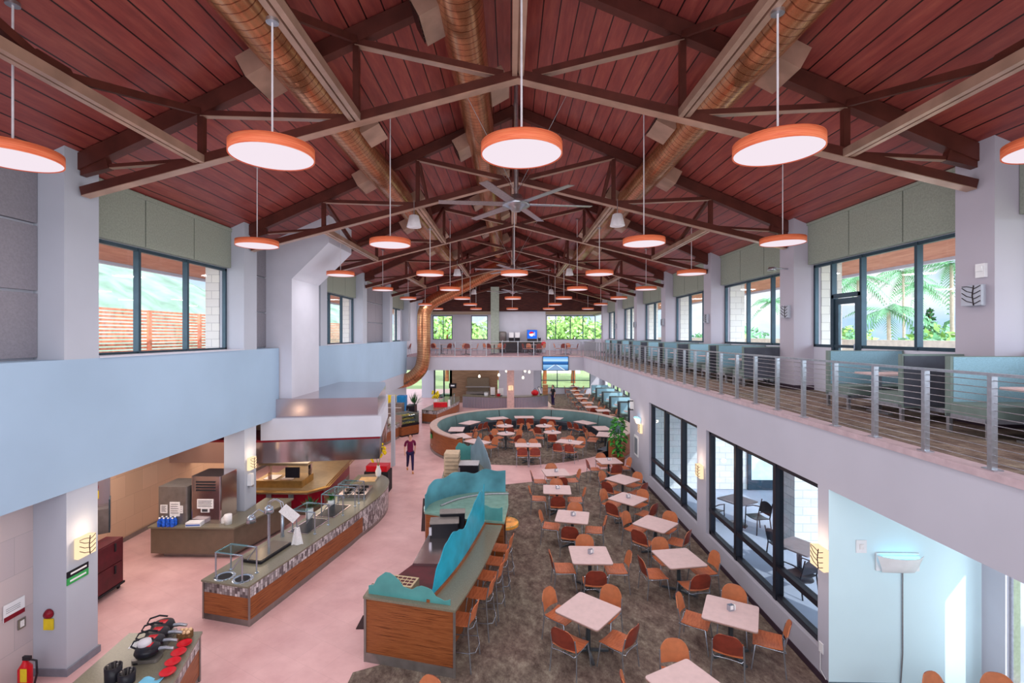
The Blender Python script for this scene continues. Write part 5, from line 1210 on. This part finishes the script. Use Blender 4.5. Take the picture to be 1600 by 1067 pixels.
for x, y, w_, h, m, lab in ((-7.7, 30.6, .55, 1.75, M['yellow'], 'yellow drinks cooler at the back of the bakery'), (-7.05, 31.0, .55, 1.7, mat('blue_cooler', (30, 130, 200), .4), 'blue drinks cooler at the back of the bakery'), (-6.95, 28.9, .9, 1.5, M['kick'], 'grey shelf rack beside the copper duct')):
    t = thing('drinks_cooler' if w_ < .6 else 'shelf_rack', lab, 'cooler' if w_ < .6 else 'rack', (x, y, 0))
    MB().box(-w_ / 2, w_ / 2, -.3, .3, 0, h).build('case', m, t)
    for k in range(4): MB().box(-w_ / 2 + .05, w_ / 2 - .05, -.32, -.3, .2 + .35 * k, .23 + .35 * k).build('shelf', M['paper'], t)
sc3 = curve_pts([(-5.9, 28.3), (-5.65, 29.0), (-5.75, 29.9)], 3)
t = thing('white_station', 'white panelled drinks station left of the far salad counter', 'counter')
MB().prism(sc3 + [(-6.3, 30.0), (-6.4, 28.6)], 0, .85).build('cabinet', mat('white_station_panel', (196, 190, 206), .4), t); MB().prism(sc3 + [(-6.3, 30.0), (-6.4, 28.6)], .85, .89).build('worktop', M['black'], t)
t = thing('espresso_machine', 'black espresso machine on the white panelled station', 'coffee machine', (-6.0, 28.95, .89))
MB().box(-.25, .25, -.4, .4, 0, .5).build('body', M['black'], t); MB().tube([(-.1, -.42, .3), (-.1, -.6, .25)], .03).build('handle', M['chrome'], t)
plant(-6.02, 29.85, .89, 'dark spiky plant in a white pot on the white panelled station', .35, .7, M['leaf_dark'])
# far curved counter
t = thing('ribbed_counter', 'long curved ribbed metal counter in front of the boarded wall', 'counter')
fa = curve_pts([(-3.75, 37.3), (-2.2, 36.75), (-.4, 36.5), (1.4, 36.9), (2.95, 38.0)], 6)
MB().ribbon(fa, 0, .86).build('front', M['corrug'], t); MB().prism([(p[0], p[1] - .04) for p in fa] + [(2.95, 38.8), (1.2, 37.8), (-.4, 37.4), (-2.2, 37.65), (-3.75, 38.1)], .86, .92).build('worktop', M['counter'], t)
t = thing('pizza_oven', 'grey steel oven and shelves against the boarded wall', 'oven', (-2.7, 39.6, 0))
MB().box(-.95, .95, -.4, .38, 0, 1.0).build('body', M['kick'], t); MB().box(-.9, .9, -.1, .35, 1.0, 2.1).build('backsplash', M['counter_side'], t); MB().box(-1.0, 1.0, -.35, .3, 1.35, 1.4).build('shelf', M['alu'], t); MB().box(-.6, .6, -.42, -.4, .3, .8).build('door', M['black'], t)
for i, (x, y, z, nm) in enumerate(((-2.5, 38.2, 2.35, 'nearest the oven'), (-.95, 38.3, 2.45, 'left of the pink column'), (-.35, 38.6, 2.75, 'beside the pink column'), (1.15, 38.6, 2.75, 'right of the pink column, upper'), (1.5, 38.9, 2.65, 'above the red kettle'), (.98, 38.2, 2.25, 'lowest right of the pink column'))):
    tt = thing('drop_lamp', 'small white glass drop lamp over the ribbed counter, %s' % nm, 'lamp', (x, y, z), 0, 'drop lamps over the ribbed counter')
    MB().lathe([(.05, .12), (.1, .0), (.08, -.1), (0, -.13)], 12).build('shade', emis('drop_glow_%d' % i, (255, 244, 224), 1.6), tt); MB().tube([(0, 0, .12), (0, 0, 3.16 - z)], .01, 5).build('cord', M['black'], tt)
t = thing('red_kettle', 'round red pot on the right end of the ribbed counter', 'pot', (1.9, 37.7, .92))
MB().lathe([(.18, 0), (.28, .1), (.3, .25), (.15, .38), (0, .42)], 16).build('body', M['red'], t); MB().tube([(-.15, 0, .35), (0, 0, .55), (.15, 0, .35)], .02, 6).build('handle', M['black'], t)
t = thing('menu_stand', 'dark framed menu stand beside the red pot', 'menu card', (2.4, 38.05, .92)); MB().bar((0, 0, 0), (-.2, .1, .6), .3, .03).build('frame', M['black'], t); MB().bar((.0, -.03, .08), (-.18, .06, .55), .24, .01).build('card', M['paper'], t)
t = thing('wood_crate', 'tan wooden crate stack at the right end of the ribbed counter', 'crate', (2.75, 38.35, .92)); MB().box(-.2, .2, -.15, .15, 0, .75).build('case', mat('tan_crate', (180, 126, 90), .7), t); MB().box(-.21, .21, -.16, -.15, .2, .22).box(-.21, .21, -.16, -.15, .45, .47).build('slat', M['maroon'], t)
for i, (x, y, h, m, nm) in enumerate(((-1.9, 37.0, .3, 'white', 'white cup stack on the left of the ribbed counter'), (-.95, 37.0, .2, 'red', 'copper red bowl on the ribbed counter'), (-.75, 37.2, .6, 'paper', 'white menu board on the ribbed counter'), (-1.4, 37.3, .65, 'paper', 'pale price board on the ribbed counter'))):
    t = thing('counter_bowl' if i == 1 else 'cup_stack' if i == 0 else 'price_board', nm, 'bowl' if i == 1 else 'cups' if i == 0 else 'board', (x, y, .92))
    if i < 2: MB().lathe([(.1, 0), (.14, .05), (.16, h), (0, h)], 14).build('body', M[m], t); MB().lathe([(.165, h - .02), (.165, h), (.1, h)], 14, cap=False).build('rim', M['kick'], t)
    else: MB().box(-.18, .18, -.02, .02, .05, h).build('panel', M[m], t); MB().box(-.1, .1, -.08, .08, 0, .05).build('base', M['black'], t)
# ------------------------------------------------------------------ people
def skin_mesh(name, pts, edges, m, parent, sub=2):
    me = bpy.data.meshes.new(name); keys = list(pts); me.from_pydata([pts[k][0] for k in keys], [(keys.index(a), keys.index(b)) for a, b in edges], [])
    o = bpy.data.objects.new(name, me); C.objects.link(o); o.parent = parent; me.materials.append(m)
    bpy.context.view_layer.update()
    md = o.modifiers.new('skin', 'SKIN')
    if not me.skin_vertices: 
        bpy.context.view_layer.objects.active = o
    lay = me.skin_vertices[0].data if me.skin_vertices else None
    for i, k in enumerate(keys):
        r = pts[k][1]; lay[i].radius = r if isinstance(r, tuple) else (r, r)
        lay[i].use_root = (i == 0)
    md.use_smooth_shade = True
    s = o.modifiers.new('smooth', 'SUBSURF'); s.levels = sub; s.render_levels = sub
    return o
def person(label, loc, rz, sc_, shirt, trousers, shoe, pose):
    t = thing('person', label, 'person', loc, rz); t.scale = (sc_,) * 3
    P = pose
    body = {'pelvis': ((0, 0, .93), (.09, .07)), 'waist': ((0, -.005, 1.06), (.1, .07)), 'chest': ((0, 0, 1.27), (.12, .08)), 'collar': ((0, .01, 1.42), (.07, .065)), 'neck': ((0, -.015, 1.49), .047), 'jaw': ((0, -.04, 1.55), (.068, .07)), 'skull': ((0, -.02, 1.63), (.088, .095)), 'crown': ((0, 0, 1.71), (.06, .065))}
    ed = [('pelvis', 'waist'), ('waist', 'chest'), ('chest', 'collar'), ('collar', 'neck'), ('neck', 'jaw'), ('jaw', 'skull'), ('skull', 'crown')]
    for s, n_ in ((-1, 'l'), (1, 'r')):
        sh, el, wr_ = P['arm' + n_]; hp, kn, an, to = P['leg' + n_]
        body.update({'sh' + n_: (sh, .05), 'el' + n_: (el, .038), 'wr' + n_: (wr_[0], .026), 'pa' + n_: (wr_[1], (.036, .02)), 'hp' + n_: (hp, .06), 'kn' + n_: (kn, .054), 'an' + n_: (an, .036), 'to' + n_: (to, .034)})
        ed += [('collar', 'sh' + n_), ('sh' + n_, 'el' + n_), ('el' + n_, 'wr' + n_), ('wr' + n_, 'pa' + n_), ('pelvis', 'hp' + n_), ('hp' + n_, 'kn' + n_), ('kn' + n_, 'an' + n_), ('an' + n_, 'to' + n_)]
        pa = Vector(wr_[1]); d = (pa - Vector(wr_[0])).normalized()
        for k, (ox, L) in enumerate(((-.026, .055), (-.009, .068), (.009, .064), (.026, .05))):
            b0 = pa + d * .01 + Vector((0, ox, 0)); body['f%d%s' % (k, n_)] = (tuple(b0 + d * .03), .009); body['g%d%s' % (k, n_)] = (tuple(b0 + d * L + Vector((-s * .012, 0, 0))), .007)
            ed += [('pa' + n_, 'f%d%s' % (k, n_)), ('f%d%s' % (k, n_), 'g%d%s' % (k, n_))]
        body['th' + n_] = (tuple(Vector(wr_[0]) + d * .05 + Vector((0, -.045, 0))), .01); ed += [('wr' + n_, 'th' + n_)]
    skin_mesh('body', body, ed, M['skin'], t, 1)
    top = {'hem': ((0, 0, .84), (.15, .115)), 'pelvis': ((0, 0, .94), (.158, .125)), 'waist': ((0, -.005, 1.06), (.14, .105)), 'chest': ((0, 0, 1.27), (.158, .118)), 'collar': ((0, .01, 1.425), (.085, .075))}
    te = [('hem', 'pelvis'), ('pelvis', 'waist'), ('waist', 'chest'), ('chest', 'collar')]
    tr2 = {'pelvis': ((0, 0, .95), (.14, .11))}; tre = []
    for n_ in 'lr':
        sh, el, wr_ = P['arm' + n_]; hp, kn, an, to = P['leg' + n_]
        mid = tuple(Vector(sh).lerp(Vector(el), .85)); top.update({'sh' + n_: (sh, .065), 'm' + n_: (mid, .062)}); te += [('collar', 'sh' + n_), ('sh' + n_, 'm' + n_)]
        tr2.update({'hp' + n_: (hp, .096), 'kn' + n_: (kn, .068), 'an' + n_: (tuple(Vector(kn).lerp(Vector(an), .92)), .048)}); tre += [('pelvis', 'hp' + n_), ('hp' + n_, 'kn' + n_), ('kn' + n_, 'an' + n_)]
        sd = {'h': (tuple(Vector(an) + Vector((0, .03, -.03))), .042), 'a': (tuple(Vector(an).lerp(Vector(to), .4) + Vector((0, 0, -.01))), .044), 't': (tuple(Vector(to)), .038)}
        skin_mesh('shoe', sd, [('h', 'a'), ('a', 't')], shoe, t, 1)
    skin_mesh('polo_shirt', top, te, shirt, t, 1); skin_mesh('trousers', tr2, tre, trousers, t, 1)
    MB().grid(lambda u, v: (.094 * math.cos(PI * (u * 1.3 - .15)) * math.sin(PI * (.03 + .55 * v)), -.015 + .1 * math.sin(PI * (u * 1.3 - .15)) * math.sin(PI * (.03 + .55 * v)), 1.635 + .1 * math.cos(PI * (.03 + .55 * v))), 16, 8, .012).build('hair', M['hair'], t)
    MB().ball((0, .11, 1.56), .04, 10).build('hair_bun', M['hair'], t)
    fc = MB().ball((-.028, -.112, 1.635), .009, 8).ball((.028, -.112, 1.635), .009, 8); fc.build('eye', M['hair'], t)
    MB().add([(-.012, -.108, 1.595), (.012, -.108, 1.595), (0, -.134, 1.597), (0, -.112, 1.635)], [(0, 1, 2), (0, 2, 3), (1, 3, 2)], True).build('nose', M['skin'], t)
    MB().cb((0, -.108, 1.57), (.04, .008, .01)).build('mouth', mat('lips', (170, 90, 90), .5), t)
    for s in (-1, 1): MB().ball((s * .08, -.015, 1.615), .022, 8, (.4, .8, 1.2)).build('ear', M['skin'], t)
    return t
walk = {'arml': ((-.19, 0, 1.4), (-.25, .02, 1.13), ((-.25, -.1, .92), (-.245, -.13, .85))), 'armr': ((.19, 0, 1.4), (.24, .1, 1.14), ((.22, .1, .91), (.215, .1, .84))),
        'legl': ((-.09, .02, .88), (-.1, .06, .5), (-.1, .32, .17), (-.1, .22, .05)), 'legr': ((.09, -.02, .88), (.09, -.16, .49), (.09, -.2, .08), (.09, -.34, .035))}
g = G(641, 738, 0)
person('person in a maroon polo, navy trousers and tan shoes walking up the aisle', (g.x, g.y, 0), R(18), .9, M['shirt'], M['trousers'], M['shoe'], walk)
stand = {'arml': ((-.19, 0, 1.4), (-.25, -.02, 1.13), ((-.2, -.22, 1.08), (-.17, -.28, 1.08))), 'armr': ((.19, 0, 1.4), (.25, .02, 1.13), ((.24, -.03, .9), (.24, -.04, .83))),
         'legl': ((-.09, 0, .88), (-.1, -.02, .5), (-.11, .02, .09), (-.12, -.13, .035)), 'legr': ((.09, 0, .88), (.1, -.02, .5), (.11, .02, .09), (.12, -.13, .035))}
person('person in dark clothes standing at the far end beside the ribbed counter', (3.3, 37.6, 0), R(-60), 1.0, M['black'], M['trousers'], M['black'], stand)
t = thing('wall_sign', 'small black sign with a white mark at the left end of the boarded wall', 'sign', (-4.85, 39.98, 1.4))
MB().box(-.3, .3, -.03, 0, -.2, .2).build('plate', M['black'], t); MB().box(-.16, .16, -.035, -.03, -.05, .07).build('white_mark', M['white'], t)
t = thing('bracket_sign', 'white sign with black brackets on the end of the patio window wall', 'sign', (5.02, 20.0, 2.75))
MB().box(-.02, 0, -.3, .3, -.2, .2).build('plate', M['white'], t); MB().box(-.24, -.2, -.3, -.26, -.2, .2).box(-.24, -.02, -.3, -.26, .16, .2).box(-.24, -.02, -.3, -.26, -.2, -.16).build('bracket', M['black'], t)
# ================================================================== outside
struct('ground', MB().box(-300, 300, -60, 400, -.6, -.13), mat('outside_ground', (150, 168, 120), .95, var=.1, scale=.2))
# eaves: sloping soffit boards beyond both window walls
for nm, sx in (('left', -1), ('right', 1)):
    x0, x1 = (-7.96, -10.3) if sx < 0 else (8.21, 10.6)
    struct('ceiling_eave_' + nm, MB().ext([(x0, 8.42), (x1, 7.5), (x1, 7.72), (x0, 8.64)], 'y', -2, 47), M['soffit_wood'])
    struct('trim_eave_' + nm, MB().box(min(x1, x1 + sx * .12), max(x1, x1 + sx * .12), -2, 47, 7.42, 7.75), M['wall'])
cm = MB()
for yc in COLS[1:]:
    for a, b in ((-8.35, -7.97), (8.22, 8.75)):
        y0, y1 = yc - .33, yc + .33; z0, z1 = (4.2, 8.2)
        cm.ribbon([(b, y0), (a, y0)] if a < 0 else [(a, y0), (b, y0)], z0, z1).ribbon([(a, y0), (a, y1)], z0, z1).ribbon([(b, y0), (b, y1)], z0, z1).ribbon([(a, y1), (b, y1)], z0, z1)
struct('column_block_outside', cm, M['cmu'])
# left: cedar screen and wooded hill
t = thing('slat_fence', 'cedar slat screen fence on the terrace outside the left windows', 'fence', (-12.2, 8, 4.4))
mb = MB()
for k in range(18): mb.box(-.03, .03, 0, 30, .1 + .11 * k, .17 + .11 * k)
mb.build('slat_panel', M['fence'], t)
for k in range(12): MB().box(.03, .12, 2.6 * k - .06, 2.6 * k + .06, 0, 2.0).build('post', M['fence'], t)
struct('floor_terrace', MB().box(-13, -7.96, 7, 40, 4.1, 4.4), mat('terrace_white', (226, 220, 214), .8))
hillm = mat('wooded_hill', (146, 174, 156), .95, var=.16, scale=.12)
rr = random.Random(11); nz = [[rr.uniform(0, 1) for _ in range(60)] for _ in range(12)]
def hill(x0, h, y0, y1):
    return lambda u, v: (x0 - 60 * v, y0 + (y1 - y0) * u, h * math.sin(min(1, v * 1.15) * PI / 2) ** .8 * (.9 + .12 * math.sin(u * 9) + .05 * math.sin(u * 31 + v * 5)) + 2.4 * nz[int(v * 11)][int(u * 59)])
struct('hill_wooded', MB().grid(hill(-90, 30, 40, 420), 59, 11), hillm)
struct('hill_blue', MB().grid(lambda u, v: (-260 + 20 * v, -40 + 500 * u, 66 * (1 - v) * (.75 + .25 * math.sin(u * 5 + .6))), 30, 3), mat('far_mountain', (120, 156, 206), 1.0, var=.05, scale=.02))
def fol(mb, c, rx, rz_, n, L, rr):
    for k in range(n):
        d = Vector((rr.gauss(0, 1), rr.gauss(0, 1), rr.gauss(0, 1))).normalized(); p = Vector(c) + Vector((d.x * rx, d.y * rx, d.z * rz_)) * rr.uniform(.55, 1)
        a = Vector((rr.gauss(0, 1), rr.gauss(0, 1), rr.gauss(0, 1))).normalized(); b = a.cross(d).normalized()
        mb.add([p - a * L, p + b * L * .5, p + a * L, p - b * L * .5], [(0, 1, 2, 3)])
def tree(name, lab, cat, x, y, z0, h, rx, m, n=500, grp=None, L=.35):
    t = thing(name, lab, cat, (x, y, z0), 0, grp); rr = random.Random(int(x * 13 + y * 7))
    MB().tube([(0, 0, 0), (.1, 0, h * .4), (0, .1, h * .75)], [rx * .09, rx * .06, rx * .03], 7).build('trunk', M['zebra'], t)
    mb = MB(); fol(mb, (0, 0, h * .66), rx, h * .38, n, L, rr); mb.build('foliage', m, t)
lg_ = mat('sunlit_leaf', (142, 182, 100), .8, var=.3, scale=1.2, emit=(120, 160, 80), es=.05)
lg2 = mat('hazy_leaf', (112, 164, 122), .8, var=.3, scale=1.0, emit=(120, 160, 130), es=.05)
def palm(lab, x, y, h, s):
    t = thing('palm_tree', lab, 'palm tree', (x, y, -.13), 0, 'palms outside the balcony windows'); rr = random.Random(int(x * 31 + y))
    MB().tube([(0, 0, 0), (.15, .1, h * .5), (0, 0, h)], [.17, .13, .1], 8).build('trunk', mat('palm_trunk', (176, 160, 146), .9), t)
    mb = MB()
    for k in range(15):
        a = k * 2.4 + rr.uniform(-.2, .2); el = rr.uniform(-.5, .9); L = s * rr.uniform(.8, 1.1); pts = []
        for j in range(9):
            u = j / 8; pts.append(Vector((math.cos(a) * L * u * math.cos(el * .6), math.sin(a) * L * u * math.cos(el * .6), h + L * (math.sin(el) * u - .75 * u * u))))
        for j in range(1, 9):
            d = (pts[j] - pts[j - 1]).normalized(); sd = d.cross(Vector((0, 0, 1))).normalized()
            for sg in (-1, 1):
                for q in range(2):
                    c = pts[j - 1].lerp(pts[j], q / 2); tip = c + (sd * sg * .55 + d * .5 + Vector((0, 0, -.35))) * (s * .32 * math.sin(PI * min(.97, (j + q * .5) / 9 + .08)) + .1)
                    mb.add([c, c + d * s * .05, tip], [(0, 1, 2)])
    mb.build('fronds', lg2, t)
for i, (px, py, Y, s) in enumerate(((1376, 482, 30, 2.5), (1330, 432, 44, 3.0), (1398, 425, 48, 3.2), (1470, 412, 34, 3.0), (1425, 448, 60, 3.4), (1560, 440, 30, 3.0), (1300, 438, 60, 3.2), (1200, 470, 70, 3.4))):
    palm('coconut palm outside the balcony windows, ' + ('low one beyond the near window', 'one seen past the balcony door', 'tall one at the middle of the near window', 'tall one beside the nearest column', 'distant one behind the low palm', 'one beyond the nearest column', 'distant one past the balcony door', 'farthest one beyond the second bay')[i], (px - 798) * Y / 750, Y, 5.6 + (524 - py) * Y / 750, s)
for i in range(12):
    u = 300 + 60 * i; Y = 42 if i < 6 else 30
    tree('leafy_tree', 'low leafy tree beyond the terrace wall on the balcony side, %s from the far end' % ORD[i], 'tree', u * Y / 750, Y + 3 * (i % 3), -.13, 5.8 + .4 * (i % 3), 2.3, lg_ if i % 2 else lg2, 420, 'trees beyond the terrace wall')
t = thing('conifer_tree', 'slim pointed conifer beyond the near balcony window', 'tree', (640 * 60 / 750, 60, -.13))
MB().tube([(0, 0, 0), (0, 0, 9)], [.3, .05], 7).build('trunk', M['zebra'], t); mb = MB(); rr = random.Random(2)
for k in range(14): fol(mb, (0, 0, 2 + k * .52), 2.0 * (1 - k / 15), .2, 40, .3, rr)
mb.build('foliage', M['leaf_dark'], t)
struct('wall_terrace', MB().box(12.2, 12.5, 2, 44, 3.6, 5.45), mat('terrace_wall', (226, 214, 200), .9))
t = thing('tiled_roof', 'brown tiled roof of a neighbouring building outside the near balcony window', 'roof', (23, 21, 0))
mb = MB().ext([(-4, 5.2), (3, 6.3), (10, 5.2)], 'y', -7, -1); mb.build('slope', brick('roof_tile', (168, 140, 132), (140, 112, 106), (100, 84, 84), .4, .3, .03, 'Object'), t); MB().box(-3.6, 9.6, -6.5, -1.5, -.13, 5.2).build('wall', M['wall'], t)
# far end trees and house
for i, (x, Y, h, r_) in enumerate(((-8, 60, 8.5, 3.2), (-4.5, 58, 7.0, 2.6), (-1.5, 62, 8, 3), (4, 57, 7.6, 3), (7.5, 58, 8.4, 3.2), (11, 60, 7.5, 3), (1.5, 66, 9, 3))):
    tree('leafy_tree', 'bright green tree outside the far windows, %s from the left' % ORD[i], 'tree', x, Y, -.13, h, r_, lg_, 700, 'trees outside the far windows', .4)
t = thing('white_house', 'pale gabled building outside the far right windows', 'building', (5.5, 75, -.13))
MB().box(-5, 5, -2, 2, 0, 7).build('wall', M['white'], t); MB().ext([(-5.5, 7), (5.5, 7), (3, 9.5), (-3, 9.5)], 'y', -2.5, 2.5).build('roof', M['wall_warm'], t)
# patio behind the right hand windows
pw = MB().ribbon([(5.3, 17.7), (8.6, 17.7)], 0, 3.1).ribbon([(9.7, 17.7), (14, 17.7)], 0, 3.1)
for y0 in (12.8,): pw.ribbon([(7.45, y0), (8.1, y0)], 0, 3.16).ribbon([(7.45, y0 + .6), (7.45, y0)], 0, 3.16).ribbon([(8.1, y0), (8.1, y0 + .6)], 0, 3.16)
pw.ribbon([(14, 17.7), (14, 7.9)], 0, 1.6)
struct('wall_patio', pw, M['cmu'])
dp = sgroup('door_3')
struct('frame', MB().box(8.6, 8.72, 17.62, 17.75, 0, 2.6).box(9.58, 9.7, 17.62, 17.75, 0, 2.6).box(8.6, 9.7, 17.62, 17.75, 2.5, 2.62).box(8.72, 9.58, 17.65, 17.72, 0, .35), M['frame'], dp)
struct('pane', MB().box(8.72, 9.58, 17.68, 17.69, .35, 2.5), mat('bright_door_pane', (220, 240, 244), .1, emit=(210, 236, 240), es=.5), dp)
def pchair():
    t = thing('patio_chair', '', 'patio chair'); mb = M['frame_dark']
    MB().grid(lambda u, v: ((u - .5) * .46, -.2 + .42 * v, .44 - .02 * math.sin(PI * u)), 4, 4, .02).build('seat', mb, t)
    MB().grid(lambda u, v: ((u - .5) * .44, -.22 - .07 * v, .5 + .34 * v - .08 * (2 * u - 1) ** 2 * v), 6, 4, .012).build('backrest', mb, t)
    for s in (-1, 1):
        MB().tube([(s * .25, .22, 0), (s * .25, .2, .44)], .016, 6).build('leg', mb, t); MB().tube([(s * .24, -.26, 0), (s * .23, -.2, .44), (s * .22, -.3, .85)], .016, 6).build('leg', mb, t)
        MB().tube([(s * .25, .2, .44), (s * .27, .18, .64), (s * .27, -.05, .66), (s * .24, -.25, .62)], .016, 6).build('armrest', mb, t)
    return t
PC = Stamp(pchair)
for px, py, rz, w_ in ((1130, 757, 180, 'against the block wall beside the patio door'), (1113, 818, -60, 'at the window side of the far patio table'), (1184, 830, 100, 'at the outer side of the far patio table'), (1222, 878, -80, 'at the far side of the near patio table'), (1250, 925, 20, 'at the near side of the near patio table')):
    g = G(px, py, 0); PC((g.x, g.y, -.01), R(rz), 'dark metal patio armchair ' + w_, 'patio chairs')
def ptable():
    t = thing('patio_table', '', 'patio table')
    MB().cb((0, 0, .725), (.8, .8, .03), 0, .04).build('tabletop', mat('patio_top', (150, 136, 140), .5), t); MB().tube([(0, 0, 0), (0, 0, .71)], .04, 10).build('column', M['frame_dark'], t); MB().lathe([(.28, 0), (.26, .03), (.04, .06)], 18).build('base', M['frame_dark'], t)
    return t
PT = Stamp(ptable)
for px, py, w_ in ((1152, 780, 'farther one beyond the patio window'), (1250, 852, 'nearer one beside the block pillar')):
    g = G(px, py, .74); PT((g.x, g.y, -.01), .5, 'square dark patio table, ' + w_, 'patio tables')
area('window_light_behind', (0, -3.5, 6.5), (0, 20, 4.5), 13, 5, 420, (.92, .96, 1))  # added fill lamp; the wall behind has no window

area('kitchen_light', (-8.9, 11, 2.98), (-8.9, 11, 0), 2.2, 3, 60, (1, .86, .72)); area('kitchen_light', (-8.6, 17, 1.66), (-8.4, 17, 0), 3, 4.5, 60, (1, .82, .62))
area('kitchen_light', (-6.0, 15.9, 1.66), (-6, 15.9, 0), 2.4, 1.2, 16, (1, .82, .62))
area('far_light', (0, 40, 3.12), (0, 40, 0), 12, 8, 120, (1, .9, .8)); area('bakery_light', (-9, 28, 2.95), (-9, 28, 0), 3, 6, 60, (1, .88, .76)); area('far_balcony_light', (0, 43, 7.55), (0, 43, 0), 12, 4, 120, (1, .92, .86))
area('booth_light', (7.2, 32, 3.1), (7.2, 32, 0), 2.4, 20, 80, (1, .96, .92))
area('alcove_light', (7.2, 5.2, 2.6), (6.0, 7.7, 1.4), 1.2, 2, 45, (.86, .95, 1))  # unseen lamp added to brighten the alcove wall
